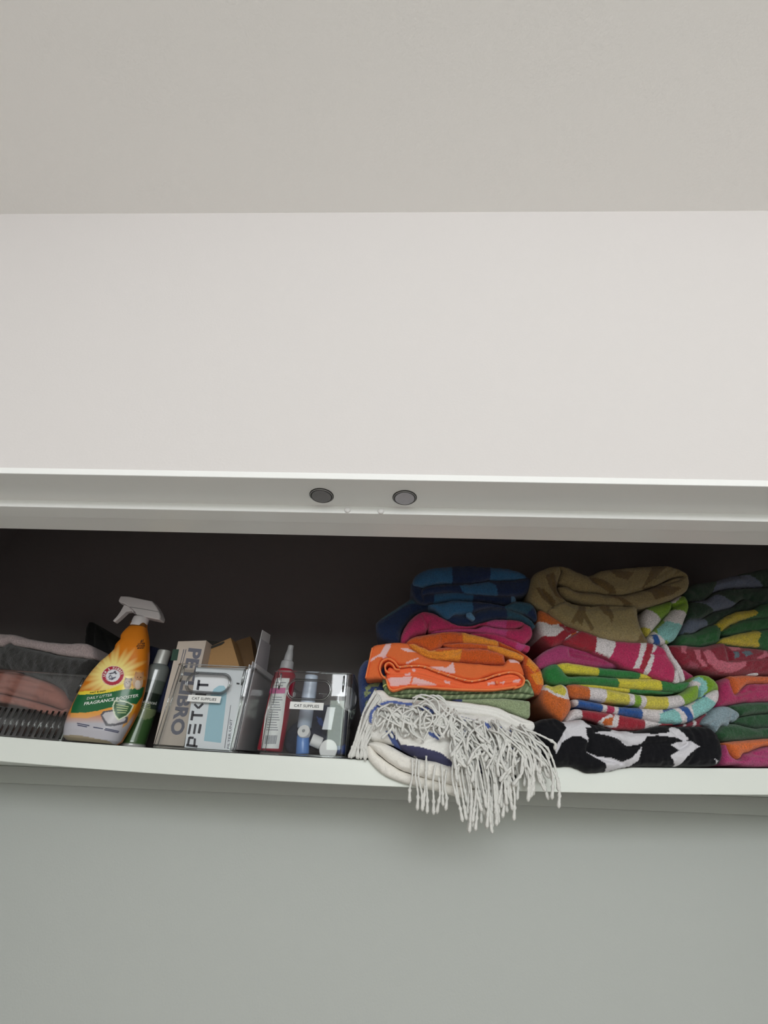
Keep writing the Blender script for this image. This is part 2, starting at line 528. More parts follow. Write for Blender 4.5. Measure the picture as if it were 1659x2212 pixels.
class Cloth:
    def __init__(self, crop, base, d=0.85, depth=0.24, g=2.4, R=12.0, amp=1.2):
        self.crop, self.base, self.d, self.depth, self.g, self.R, self.amp = crop, base, d, depth, g, R, amp
        self.V, self.F, self.C = [], [], []
        self.n = 0

    def lobe(self, pts, col=None, patches=(), creases=(), d=None, R=None, sm=True, depth=None, amp=None, wl=26.0, crop=None, fuzz=0.35):
        crop = crop or self.crop
        P = unz(crop, pts)
        if sm:
            P = catmull(P)
        P = resample(P, self.g * 1.15)
        d = self.d if d is None else d
        R = self.R if R is None else R
        amp = self.amp if amp is None else amp
        depth = self.depth if depth is None else depth
        seed = int(abs(P[0, 0] * 13 + P[0, 1] * 7)) + len(P)
        # a slightly uneven hem
        P = P + fuzz * np.stack([wob(P[:, 0], P[:, 1], seed + 1, 9.0), wob(P[:, 0], P[:, 1], seed + 2, 9.0)], axis=1)
        if fuzz > 0.3:
            P = P + 0.8 * np.stack([wob(P[:, 0], P[:, 1], seed + 3, 24.0), wob(P[:, 0], P[:, 1], seed + 4, 24.0)], axis=1)
        g = self.g
        x0, y0 = P.min(0); x1, y1 = P.max(0)
        gx, gy = np.meshgrid(np.arange(x0, x1, g), np.arange(y0, y1, g * 0.87))
        gx = gx + (np.arange(gx.shape[0]) % 2)[:, None] * g * 0.5
        gx, gy = gx.ravel(), gy.ravel()
        k = inside(P, gx, gy); gx, gy = gx[k], gy[k]
        dd = dist_poly(P, gx, gy)
        k = dd > g * 0.55; gx, gy = gx[k], gy[k]
        nb = len(P)
        pts2 = [Vector(p) for p in P.tolist()] + [Vector((a, b)) for a, b in zip(gx.tolist(), gy.tolist())]
        edges = [(i, (i + 1) % nb) for i in range(nb)]
        v2, e2, f2, ov, oe, of = delaunay_2d_cdt(pts2, edges, [list(range(nb))], 1, 1e-4)
        X = np.array([v[0] for v in v2]); Y = np.array([v[1] for v in v2])
        dd = dist_poly(P, X, Y)
        t = np.clip(dd / R, 0, 1)
        h = R * np.sqrt(np.maximum(0, 1 - (1 - t) ** 2))
        h = h + amp * wob(X, Y, seed, wl) * np.clip(dd / (R * 0.6), 0, 1)
        h = h + 0.42 * amp * wob(X, Y, seed + 5, 9.0) * np.clip(dd / (R * 0.5), 0, 1)
        h = h - 2.6 * amp * np.exp(-dd / (R * 0.7)) * np.maximum(0, wob(X, Y, seed + 6, 20.0)) * np.clip(dd / 2.5, 0, 1)
        for cr in creases:
            cp, cw, cd = cr
            cp = catmull(unz(crop, cp), closed=False)
            cdist = dist_poly(cp, X, Y, closed=False)
            h = h - cd * np.exp(-(cdist / cw) ** 2) * np.clip(dd / (R * 0.4), 0.0, 1)
        W = at_many(X, Y, d + R * PXM * 0.5)
        W[:, 1] = d + R * PXM - h * PXM
        C = np.tile(lin(col if col is not None else self.base), (len(X), 1))
        for pp, pc in patches:
            Q = unz(crop, pp)
            k = inside(Q, X, Y)
            C[k] = lin(pc)
        # boundary runs straight back into the shelf
        bidx = [i for i, o in enumerate(ov) if o and min(o) < nb]
        order = {min(ov[i]): i for i in bidx}
        ring = [order[i] for i in range(nb) if i in order]
        base = self.n
        self.V.append(W); self.C.append(C)
        tri = [(base + f[0], base + f[1], base + f[2]) for f in f2 if len(f) == 3]
        # orientation: face normals towards the room (-y)
        self.F += tri
        nv = len(W)
        rp = W[ring]
        prev = [base + i for i in ring]
        cx, cz = rp[:, 0].mean(), rp[:, 2].mean()
        lay = base + nv
        top = np.array([shelf_top(a, 0.85) for a in rp[:, 0]]) + 0.0012
        hang = (rp[:, 2] < top) & (rp[:, 1] < 0.85)
        any_hang = bool(hang.any())
        for s, sh in ((0.06, 1.0), (0.061, 1.0), (0.5, 0.995), (1.0, 0.97)):
            if s == 0.061 and not any_hang:
                continue
            q = rp.copy()
            q[:, 1] = rp[:, 1] + depth * s
            if s < 0.1:
                q[hang, 1] = np.minimum(q[hang, 1], 0.8485)
            q[:, 0] = cx + (rp[:, 0] - cx) * sh
            q[:, 2] = cz + (rp[:, 2] - cz) * sh
            f0 = 0.043 + 0.0263 * np.minimum(q[:, 0] ** 2, 0.56)
            q[:, 2] += np.clip((0.0545 - f0) / 0.32, 0, 1) * (depth * s)
            if s > 0.0605:
                q[hang, 2] = np.maximum(q[hang, 2], top[hang] + 0.012 * np.clip((q[hang, 1] - 0.85) / 0.32, 0, 1))
            self.V.append(q); self.C.append(C[ring])
            cur = [lay + i for i in range(len(ring))]
            m = len(ring)
            self.F += [(prev[i], prev[(i + 1) % m], cur[(i + 1) % m], cur[i]) for i in range(m)]
            prev = cur; lay += len(ring)
        self.F.append(tuple(prev))
        self.n = lay
        return self

    def ribbon(self, path, w, closed_end=True, **kw):
        """a fold edge: w is the width in zoom pixels"""
        p = catmull(np.asarray(path, float), closed=False, k=5)
        t = np.gradient(p, axis=0); t /= np.linalg.norm(t, axis=1)[:, None] + 1e-9
        n = np.stack([-t[:, 1], t[:, 0]], axis=1)
        poly = np.vstack([p + n * w / 2, (p - n * w / 2)[::-1]])
        kw.setdefault('R', w / CROP[kw.get('crop') or self.crop][2] / 2)
        return self.lobe(poly, sm=False, **kw)

    def build(self, name, label, cat='towel', group=None, material='terry', parent=None, lower=0.0):
        V = np.vstack(self.V); V[:, 2] += CZ
        C = np.vstack(self.C)
        lo = V.min(0); hi = V.max(0)
        org = np.array([(lo[0] + hi[0]) / 2, lo[1] + 0.1, lo[2]])
        o = pydata(name, V - org, self.F, cloth_mat(material), parent, cols=C)
        o.location = org
        bm = bmesh.new(); bm.from_mesh(o.data)
        bmesh.ops.recalc_face_normals(bm, faces=bm.faces)
        bm.to_mesh(o.data); bm.free()
        smooth(o.data)
        if label:
            tag(o, label, cat, group)
        return o


cloth_mat('terry', 0.3, 1.0, 430, 0.95, 0.38)
cloth_mat('flatweave', 0.08, 0.3, 800, 0.9, 0.12)

# ---- left-hand stack ------------------------------------------------------
NAVY, MID, LBL, TEAL = (28, 48, 88), (52, 106, 152), (96, 144, 186), (48, 90, 114)
t = Cloth('A', NAVY, d=0.855, R=13)
t.lobe([(515, 240), (545, 232), (600, 262), (612, 320), (612, 385), (580, 388), (530, 345), (513, 290)], d=0.86)
t.lobe([(600, 330), (690, 315), (850, 306), (970, 318), (1150, 330), (1285, 335), (1290, 398), (1200, 398), (1100, 380), (970, 367), (830, 367), (700, 387), (610, 392)],
       patches=[([(690, 280), (972, 280), (978, 400), (680, 400)], MID), ([(1258, 300), (1300, 300), (1300, 400), (1258, 400)], LBL)], d=0.858, R=9)
t.lobe([(585, 305), (600, 272), (700, 250), (860, 240), (1000, 236), (1100, 216), (1250, 216), (1340, 204), (1396, 196), (1413, 245), (1397, 297), (1340, 330), (1200, 332), (1050, 327), (900, 318), (780, 305), (680, 316), (600, 328)],
       patches=[([(865, 262), (935, 258), (1010, 238), (1090, 236), (1140, 262), (1162, 335), (960, 335), (890, 305)], MID)], d=0.852)
t.lobe([(522, 230), (550, 176), (640, 132), (800, 112), (950, 107), (1100, 116), (1250, 132), (1340, 160), (1392, 200), (1330, 208), (1250, 216), (1150, 220), (1090, 216), (1000, 238), (860, 246), (740, 236), (650, 256), (580, 264), (540, 258)],
       patches=[([(500, 90), (812, 90), (822, 280), (500, 280)], MID), ([(1098, 90), (1360, 90), (1372, 240), (1105, 240)], MID)],
       creases=[([(640, 250), (690, 215), (700, 190)], 5, 2.5), ([(1110, 215), (1140, 190), (1150, 160)], 4, 2), ([(1290, 205), (1330, 180), (1370, 195)], 4, 3)], d=0.85, R=15)
t.build('towel', 'dark and mid blue checked towel folded at the very top of the fringed stack', group='folded towels on the shelf')

t = Cloth('A', NAVY, d=0.858, R=13)
t.lobe([(480, 372), (520, 348), (580, 382), (690, 395), (730, 460), (660, 440), (600, 448), (540, 470), (485, 530), (440, 600), (432, 690), (380, 692), (300, 667), (255, 612), (248, 545), (290, 497), (400, 425)],
       patches=[([(470, 320), (700, 320), (740, 470), (650, 420), (560, 398), (490, 402), (400, 460), (300, 515), (280, 490)], TEAL)], d=0.872, R=17)
t.lobe([(770, 515), (800, 480), (830, 470), (960, 467), (1020, 440), (1100, 421), (1200, 421), (1300, 448), (1380, 488), (1445, 555), (1425, 575), (1330, 522), (1250, 506), (1120, 511), (1040, 532), (950, 555), (850, 552), (790, 535)],
       patches=[([(1215, 380), (1460, 380), (1460, 600), (1240, 600)], TEAL)], d=0.854)
t.lobe([(640, 402), (740, 385), (830, 366), (940, 371), (1000, 373), (1100, 384), (1210, 404), (1290, 372), (1400, 386), (1448, 440), (1452, 520), (1400, 485), (1290, 442), (1200, 422), (1100, 421), (1020, 440), (960, 466), (900, 469), (840, 472), (795, 508), (745, 488), (705, 445)],
       patches=[([(600, 340), (955, 340), (975, 420), (968, 490), (900, 490), (820, 520), (600, 520)], MID), ([(1210, 340), (1420, 340), (1425, 420), (1380, 470), (1215, 440)], TEAL)],
       creases=[([(800, 500), (830, 440), (850, 430)], 4, 2), ([(1380, 440), (1330, 420), (1280, 420)], 3, 2)], d=0.848, R=12)
t.lobe([(925, 464), (960, 460), (992, 505), (972, 518), (945, 500), (930, 492)], col=LBL, d=0.843, R=2, depth=0.012)
t.build('towel', 'blue checked towel with one dark end drooping left over the pink towel', group='folded towels on the shelf')

PK1, PK2 = (196, 48, 102), (206, 74, 140)
t = Cloth('A', PK1, d=0.856, R=12)
t.lobe([(1345, 700), (1400, 712), (1388, 752), (1345, 748)], d=0.862, R=5)
t.lobe([(960, 612), (1120, 612), (1240, 648), (1330, 685), (1375, 703), (1330, 748), (1270, 722), (1150, 676), (1050, 642), (950, 628)], d=0.856, R=9, patches=[([(1305, 660), (1400, 660), (1400, 780), (1280, 760)], PK2)])
t.lobe([(660, 605), (700, 592), (850, 580), (1000, 578), (1060, 553), (1150, 573), (1280, 580), (1340, 570), (1352, 535), (1412, 572), (1420, 620), (1402, 658), (1360, 692), (1320, 682), (1240, 652), (1120, 617), (960, 604), (860, 602), (760, 608)],
       patches=[([(660, 540), (1000, 540), (1020, 640), (660, 640)], PK2), ([(1020, 540), (1240, 565), (1215, 640), (1000, 640)], PK2)], d=0.852, R=10)
t.lobe([(655, 470), (730, 490), (860, 550), (960, 556), (1060, 530), (1130, 511), (1260, 509), (1345, 526), (1362, 548), (1300, 574), (1220, 577), (1100, 557), (1040, 550), (960, 572), (850, 582), (720, 592), (650, 602), (640, 560)],
       patches=[([(1080, 490), (1230, 490), (1215, 600), (1080, 600)], PK2)], d=0.85, R=10)
t.lobe([(436, 690), (440, 620), (490, 528), (550, 473), (610, 448), (672, 457), (728, 492), (700, 540), (640, 575), (620, 605), (560, 622), (510, 642), (470, 685)],
       creases=[([(585, 470), (620, 520), (640, 550), (670, 530)], 4, 5), ([(630, 565), (660, 560), (690, 550)], 4, 6)], d=0.85, R=15)
t.build('towel', 'pink towel with paler pink checks under the blue towels', group='folded towels on the shelf')

OR1, OR2 = (214, 92, 30), (240, 150, 48)
t = Cloth('A', OR1, d=0.85, R=11)
t.lobe([(1160, 668), (1280, 722), (1350, 757), (1425, 818), (1482, 884), (1507, 960), (1502, 1032), (1470, 1078), (1420, 1062), (1395, 1002), (1372, 932), (1350, 852), (1345, 795), (1280, 750), (1165, 714)],
       patches=[([(1385, 800), (1470, 860), (1430, 910), (1370, 850)], OR2), ([(1400, 925), (1480, 900), (1510, 1000), (1440, 1000)], OR2)],
       creases=[([(1350, 800), (1400, 880), (1450, 930), (1470, 990)], 4, 3)], d=0.853, R=13)
t.lobe([(478, 690), (540, 690), (600, 716), (660, 740), (720, 722), (800, 716), (900, 723), (1060, 727), (1140, 747), (1205, 772), (1215, 812), (1222, 852), (1150, 848), (1000, 840), (880, 828), (760, 817), (650, 802), (560, 762), (500, 722)],
       patches=[([(460, 660), (620, 660), (700, 760), (890, 735), (880, 800), (860, 860), (460, 860)], OR2)],
       creases=[([(590, 760), (700, 795), (800, 785), (880, 745)], 3.5, 4), ([(640, 740), (660, 775), (700, 785)], 3, 2)], d=0.846, R=11)
t.lobe([(750, 698), (860, 685), (980, 690), (1090, 700), (1170, 713), (1280, 748), (1352, 783), (1346, 818), (1290, 807), (1200, 774), (1140, 748), (1060, 728), (900, 724), (800, 717)],
       patches=[([(1085, 660), (1380, 660), (1380, 850), (1080, 760)], OR2)], d=0.844, R=6)
t.lobe([(470, 694), (525, 642), (620, 623), (760, 602), (870, 600), (1000, 627), (1162, 670), (1165, 714), (1080, 701), (960, 691), (860, 686), (760, 694), (720, 722), (660, 742), (600, 717), (540, 694)],
       patches=[([(885, 560), (1150, 560), (1165, 740), (905, 740)], OR2)],
       creases=[([(735, 700), (745, 670), (740, 640)], 4, 3), ([(790, 690), (780, 660)], 4, 2)], d=0.842, R=11)
t.build('towel', 'orange and amber checked towel with its right end hanging beside the stack', group='folded towels on the shelf')

MO, ML, MB = (226, 112, 62), (232, 190, 190), (250, 138, 82)
t = Cloth('A', MO, d=0.845, R=6, amp=1.6, depth=0.26)
t.lobe([(170, 952), (195, 840), (220, 718), (330, 688), (480, 688), (520, 735), (640, 800), (760, 818), (880, 832), (1200, 854), (1240, 806), (1312, 820), (1342, 870), (1355, 930), (1300, 910), (1200, 908), (1080, 934), (1000, 964), (920, 960), (830, 935), (700, 895), (620, 860), (500, 850), (420, 850), (380, 815), (330, 800), (290, 820), (275, 870), (290, 930), (322, 948), (250, 952)],
       patches=[([(330, 690), (372, 690), (322, 780), (336, 800), (262, 796), (205, 832), (200, 818), (280, 770)], ML), ([(425, 728), (520, 735), (570, 752), (520, 762), (460, 750)], ML),
                ([(822, 822), (842, 920), (790, 912), (640, 870), (700, 866), (780, 872), (805, 850)], ML), ([(1235, 800), (1300, 815), (1320, 842), (1250, 838)], ML), ([(470, 838), (560, 800), (565, 806), (480, 850)], ML)],
       d=0.838, R=7, wl=60)
t.lobe([(345, 870), (400, 880), (500, 868), (600, 868), (700, 905), (830, 950), (950, 980), (1060, 966), (1160, 934), (1250, 915), (1320, 932), (1352, 965), (1335, 1002), (1250, 1022), (1100, 1040), (900, 1037), (700, 1027), (560, 1018), (480, 1018), (390, 1046), (345, 1015), (325, 945)],
       col=(238, 116, 72),
       patches=[([(335, 952), (420, 948), (500, 938), (515, 944), (500, 1000), (360, 1016)], ML), ([(530, 945), (620, 970), (720, 1008), (515, 1000)], ML), ([(460, 918), (505, 914), (510, 934), (465, 932)], ML),
                ([(520, 882), (542, 882), (542, 905), (522, 905)], ML), ([(1085, 985), (1140, 975), (1140, 1000), (1085, 1002)], ML), ([(1170, 985), (1210, 975), (1200, 1000)], ML), ([(1270, 968), (1330, 955), (1320, 980), (1270, 984)], ML), ([(760, 970), (800, 978), (800, 995), (770, 990)], ML)],
       creases=[([(400, 905), (500, 895), (620, 905), (760, 950), (900, 985), (1050, 990), (1200, 960), (1330, 952)], 2.0, 5), ([(335, 935), (430, 930), (560, 925), (700, 960), (860, 1005), (1050, 1008), (1250, 995), (1340, 975)], 2.0, 5),
                ([(520, 1000), (700, 1012), (900, 1022), (1100, 1018), (1250, 1005)], 1.8, 4)], d=0.842, R=8, amp=0.5)
for pth, w in (([(318, 948), (292, 925), (277, 872), (296, 822), (345, 803), (388, 826), (420, 862), (500, 856), (600, 858), (700, 894), (830, 938), (950, 968), (1055, 955), (1155, 922), (1250, 903), (1318, 915), (1358, 955), (1345, 1002), (1285, 1022)], 12),
               ([(352, 912), (322, 890), (318, 850), (345, 832), (375, 848), (395, 880), (430, 885)], 12),
               ([(326, 950), (345, 1015), (380, 1040), (480, 1014), (560, 1012), (700, 1022), (900, 1033), (1100, 1036), (1250, 1020), (1300, 1010)], 13),
               ([(172, 948), (196, 840), (222, 722)], 10), ([(1150, 968), (1158, 992)], 16)):
    t.ribbon(pth, w, col=MB, d=0.834, depth=0.2 if len(pth) > 3 else 0.02, fuzz=0.1)
for k in range(16):
    u = k / 15
    bx = 470 + u * 780
    path = catmull(np.array([(420, 862), (500, 856), (600, 858), (700, 894), (830, 938), (950, 968), (1055, 955), (1155, 922), (1250, 903)]), False)
    i = int(u * (len(path) - 3)) + 1
    px_, py_ = path[i]
    t.ribbon([(px_ - 8, py_ + 5), (px_ + 10, py_ - 2 if k % 2 else py_ + 6)], 5, col=(246, 190, 150), d=0.8325, depth=0.01, fuzz=0)
t.build('towel', 'thin bright orange towel with pale lilac print and stitched orange edges', group='folded towels on the shelf', material='flatweave')

SG, SL = (112, 130, 96), (150, 166, 130)
t = Cloth('A', SG, d=0.848, R=8, amp=0.8)
st1 = [([(x, 990), (x + 16, 990), (x - 22, 1070), (x - 38, 1070)], SL) for x in range(330, 1440, 46)]
st2 = [([(x, 1060), (x + 20, 1060), (x - 8, 1110), (x - 28, 1110)], SL) for x in range(400, 1440, 52)]
t.lobe([(296, 985), (300, 940), (330, 930), (345, 1005), (385, 1046), (500, 1018), (700, 1028), (1000, 1042), (1200, 1040), (1310, 1022), (1355, 985), (1395, 972), (1412, 1010), (1432, 1076), (1350, 1061), (1200, 1059), (1000, 1063), (800, 1071), (600, 1066), (450, 1068), (345, 1074), (312, 1040)], patches=st1, d=0.85, R=7)
t.lobe([(345, 1075), (450, 1069), (600, 1067), (800, 1073), (1000, 1065), (1200, 1061), (1350, 1063), (1434, 1078), (1380, 1097), (1200, 1097), (1000, 1102), (800, 1107), (600, 1097), (480, 1092), (380, 1088)], patches=st2, d=0.847, R=6)
t.ribbon([(300, 1012), (320, 998), (345, 1004)], 9, col=(196, 206, 130), d=0.842, depth=0.02)
t.ribbon([(1352, 968), (1378, 966), (1398, 990), (1402, 1012)], 8, col=(170, 184, 140), d=0.842, depth=0.02)
t.build('towel', 'thin sage green towel with pale diagonal stripes under the bright orange one', group='folded towels on the shelf', material='flatweave')

t = Cloth('A', (158, 174, 136), d=0.85, R=8)
t.lobe([(820, 1104), (900, 1104), (1000, 1101), (1200, 1099), (1390, 1120), (1404, 1142), (1397, 1245), (1340, 1240), (1200, 1185), (1050, 1145), (890, 1132)], creases=[([(1378, 1130), (1372, 1230)], 2, 2)],
       patches=[([(780, 1090), (890, 1098), (895, 1140), (780, 1140)], (60, 72, 130))])
t.build('towel', 'plain pale green towel squeezed above the white fringed throw', group='folded towels on the shelf')

LF = (150, 162, 118)
t = Cloth('A', (58, 76, 128), d=0.885, R=16, depth=0.2)
t.lobe([(112, 940), (132, 858), (185, 808), (300, 830), (330, 950), (310, 1100), (230, 1200), (160, 1290), (130, 1200), (118, 1060)],
       patches=[([(168, 1030), (200, 1000), (250, 990), (285, 985), (270, 1015), (215, 1022), (205, 1040), (180, 1048)], LF), ([(160, 1060), (180, 1050), (220, 1062), (190, 1080), (170, 1100)], LF), ([(168, 1140), (185, 1120), (195, 1160), (172, 1190)], LF),
                ([(225, 1040), (262, 1030), (250, 1050)], LF)])
t.build('towel', 'navy blue towel with pale green leaf print behind the white fringe', group='folded towels on the shelf')

# white fringed throw and the cream blanket beneath it
WH, BLS, NWV = (242, 240, 236), (92, 110, 172), (70, 70, 100)
t = Cloth('B', WH, d=0.838, R=14, amp=2.0, depth=0.26)
t.lobe([(225, 172), (290, 165), (335, 205), (460, 228), (640, 238), (700, 250), (560, 300), (420, 330), (330, 400), (260, 520), (180, 560), (100, 590), (88, 500), (120, 400), (180, 285)],
       patches=[([(178, 400), (190, 320), (225, 285), (235, 300), (205, 340), (205, 410)], BLS)], creases=[([(150, 500), (190, 400), (250, 330)], 4, 4), ([(120, 540), (140, 440)], 3, 3)], d=0.845, R=16)
t.lobe([(180, 400), (250, 330), (420, 300), (640, 290), (860, 330), (1080, 350), (1200, 400), (1310, 470), (1400, 540), (1440, 610), (1400, 690), (1300, 740), (1100, 770), (850, 770), (680, 700), (500, 640), (360, 560), (250, 540), (190, 520)],
       patches=[([(310, 465), (345, 450), (420, 560), (560, 580), (700, 620), (790, 690), (780, 720), (620, 690), (500, 640), (390, 600)], NWV), ([(310, 465), (345, 452), (400, 560), (430, 610), (385, 600)], BLS),
                ([(1260, 460), (1330, 470), (1430, 590), (1400, 620), (1330, 560)], NWV), ([(1190, 450), (1230, 470), (1250, 560), (1215, 600), (1180, 590), (1210, 540)], BLS),
                ([(600, 470), (700, 490), (690, 530), (620, 500)], BLS), ([(830, 460), (880, 470), (870, 530), (820, 510)], BLS), ([(900, 640), (1000, 600), (1050, 760), (880, 790)], NWV), ([(1000, 400), (1150, 440), (1120, 470), (990, 440)], BLS)],
       creases=[([(300, 420), (500, 440), (700, 420), (900, 400)], 5, 5), ([(500, 560), (700, 520), (900, 560), (1100, 520)], 5, 5)], d=0.826, R=24)
t.lobe([(640, 236), (860, 252), (1100, 288), (1200, 330), (1300, 370), (1368, 398), (1382, 440), (1345, 472), (1270, 450), (1200, 410), (1080, 360), (900, 340), (740, 322), (600, 290)],
       creases=[([(640, 262), (860, 280), (1090, 318), (1180, 355), (1300, 410), (1360, 415)], 2.2, 4), ([(640, 285), (860, 305), (1060, 330), (1160, 370), (1250, 420)], 2.2, 4), ([(1190, 335), (1215, 375), (1280, 420)], 3, 3)], d=0.834, R=8, amp=0.8)
t.lobe([(1330, 478), (1365, 478), (1388, 500), (1378, 518), (1340, 505)], d=0.84, R=5)
t.lobe([(185, 400), (192, 325), (225, 285), (290, 245), (350, 235), (440, 250), (505, 258), (502, 288), (430, 282), (345, 268), (280, 290), (230, 330), (215, 410)], d=0.822, R=5, depth=0.02,
       patches=[([(183, 400), (193, 330), (240, 280), (300, 252), (350, 242), (440, 257), (500, 263), (498, 280), (430, 276), (345, 260), (290, 275), (235, 312), (215, 340), (208, 405)], BLS)])
t.lobe([(545, 270), (600, 285), (660, 318), (640, 338), (580, 312), (545, 292)], col=BLS, d=0.822, R=4, depth=0.02)
t.lobe([(845, 358), (940, 378), (960, 400), (900, 408), (850, 388)], col=BLS, d=0.822, R=4, depth=0.02)
throw = t.build('fringed_throw', 'off-white cotton throw with blue woven stripes and long knotted fringe spilling over the shelf edge', 'throw', material='flatweave')

t = Cloth('B', (242, 238, 231), d=0.834, R=14, amp=1.5, depth=0.24)
t.lobe([(172, 570), (200, 560), (245, 620), (330, 690), (430, 750), (560, 790), (720, 830), (900, 870), (1100, 890), (1230, 900), (1150, 918), (1000, 930), (840, 938), (700, 900), (560, 868), (420, 830), (310, 785), (230, 720), (180, 650)],
       creases=[([(290, 690), (300, 730), (290, 760)], 3, 3)], d=0.832, R=11)
t.lobe([(180, 555), (240, 535), (330, 560), (420, 610), (520, 655), (700, 690), (900, 760), (1100, 800), (1260, 830), (1262, 880), (1150, 892), (1000, 884), (860, 862), (700, 826), (560, 786), (430, 745), (330, 685), (240, 610)], d=0.824, R=16,
       creases=[([(620, 720), (640, 790), (720, 815)], 4, 3)])
t.build('blanket', 'folded cream white blanket bulging over the shelf edge at the bottom of the stack', 'blanket', material='flatweave')

# knotted fringe of the throw
m_cord = mat('fringe_cotton', rgb(248, 247, 243), 0.95, spec=0.1, bump=0.8, bscale=900, vary=0.12, vscale=400)


def strand(path_px, ds, r=0.0018, tip=True):
    P2 = catmull(unz('B', path_px), closed=False, k=7)
    n = len(P2)
    D = np.interp(np.linspace(0, 1, n), np.linspace(0, 1, len(ds)), ds)
    P = np.array([at(a, b, dd) for (a, b), dd in zip(P2, D)])
    P[:, 2] += CZ
    L = np.concatenate([[0], np.cumsum(np.linalg.norm(np.diff(P, axis=0), axis=1))])
    N = max(int(L[-1] / 0.0034), 8)
    tt = np.linspace(0, L[-1], N)
    Q = np.stack([np.interp(tt, L, P[:, k]) for k in range(3)], axis=1)
    rad = r * (1 + 0.20 * np.sin(np.arange(N) * 2.6 + random.random() * 6))
    if tip:
        back = L[-1] - tt
        k = np.argmin(abs(back - 0.018))
        rad = np.where(back < 0.017, r * (1.0 + 1.0 * (0.017 - back) / 0.017), rad)
        rad[k] = r * 1.9
        rad[-1] = r * 0.9
        if N > 4:
            rad[-2] = r * 1.8
    V, Fc = tube(Q, rad, 6)
    pydata('fringe_strand', np.array(V) - np.array(throw.location), Fc, m_cord, throw)


def lerp(a, b, t):
    return (a[0] + (b[0] - a[0]) * t, a[1] + (b[1] - a[1]) * t)


J = lambda s: random.uniform(-s, s)
# left side, sweeping down to the shelf
for k in range(13):
    u = k / 12
    a = lerp((235, 178), (330, 300), u); b = lerp((58, 652), (190, 668), u)
    m1 = lerp((150, 330), (240, 420), u); m2 = lerp((92, 520), (170, 560), u)
    strand([(a[0] + J(8), a[1] + J(8)), (m1[0] + J(12), m1[1] + J(12)), (m2[0] + J(12), m2[1] + J(12)), (b[0] + J(16), b[1] + J(10))], (0.835, 0.83, 0.834, 0.842))
# tangled short tassels over the front
for k in range(80):
    u = random.random()
    a = lerp((250, 300), (820, 350), u); a = (a[0] + J(30), a[1] + J(45))
    ang = random.uniform(-0.7, 1.3); ln = random.uniform(110, 230)
    e = (a[0] + math.sin(ang) * ln, a[1] + abs(math.cos(ang)) * ln * 0.95)
    m = ((a[0] + e[0]) / 2 + J(40), (a[1] + e[1]) / 2 + J(30))
    d0 = random.uniform(0.806, 0.822)
    strand([a, m, e], (d0 + 0.006, d0 - 0.004, d0), r=0.0017, tip=random.random() < 0.6)
# loops near the top
for k in range(9):
    a = (random.uniform(480, 620), random.uniform(225, 300))
    strand([a, (a[0] + 70 + J(30), a[1] - 30 + J(20)), (a[0] + 150 + J(30), a[1] + 40 + J(30)), (a[0] + 170 + J(60), a[1] + 120 + J(30)), (a[0] + 90 + J(60), a[1] + 150 + J(30))], (0.818, 0.81, 0.806, 0.808, 0.812), tip=False)
# single tassels hanging in front of the shelf edge
for a, e in (((498, 655), (480, 975)), ((532, 660), (535, 1030)), ((548, 670), (572, 1035)), ((608, 690), (606, 1052)), ((665, 705), (652, 1060)), ((690, 790), (676, 1052)), ((745, 740), (738, 1030)), ((600, 640), (575, 1010)), ((710, 700), (720, 1000))):
    strand([a, (a[0] + J(14) - 4, a[1] + 120), ((a[0] + e[0]) / 2 + J(10), (a[1] + e[1]) / 2 + 60), e], (0.818, 0.815, 0.82, 0.826), r=0.0018)
# the main fall of the fringe
ends = [(850, 1070), (905, 1150), (935, 1190), (965, 1205), (1015, 1170), (1035, 1205), (1060, 1195), (1085, 1180), (1100, 1160), (1130, 1165), (1150, 1120), (1190, 1120), (1210, 1115), (1260, 1000), (1300, 1045), (1340, 1000), (1380, 930), (1420, 890), (1465, 810), (1500, 920), (1550, 1015)]
for k in range(96):
    u = k / 95
    a = lerp((700, 400), (1320, 470), u ** 0.9); a = (a[0] + J(45), a[1] + J(60))
    f = u * (len(ends) - 1); i = min(int(f), len(ends) - 2)
    e = lerp(ends[i], ends[i + 1], f - i)
    e = (e[0] + J(45), e[1] - abs(random.gauss(0, 1)) * 130)
    if k in (92, 95):
        e = (1548 - (95 - k) * 24, 1015 - (95 - k) * 20)
    dx = e[0] - a[0]
    m1 = (a[0] + 0.55 * dx + J(42), a[1] + 0.24 * (e[1] - a[1]) - 8)
    m2 = (a[0] + 0.88 * dx + J(40), a[1] + 0.62 * (e[1] - a[1]) + J(30))
    d0 = random.uniform(0.800, 0.822)
    strand([a, m1, m2, e], (d0 + 0.008, d0 - 0.002, d0 + 0.002, d0 + 0.008), r=0.0018)

# loose tassels lying across the fall
for k in range(58):
    a = (random.uniform(780, 1330), random.uniform(380, 640))
    a = (a[0], a[1] + max(0, a[0] - 1100) * 0.35)
    ang = random.uniform(-0.8, 0.9); ln = random.uniform(120, 260)
    e = (a[0] + math.sin(ang) * ln, a[1] + math.cos(ang) * ln)
    m = ((a[0] + e[0]) / 2 + J(50), (a[1] + e[1]) / 2 + J(30))
    d0 = random.uniform(0.796, 0.806)
    strand([a, m, e], (d0 + 0.01, d0 - 0.002, d0), r=0.0018, tip=random.random() < 0.75)

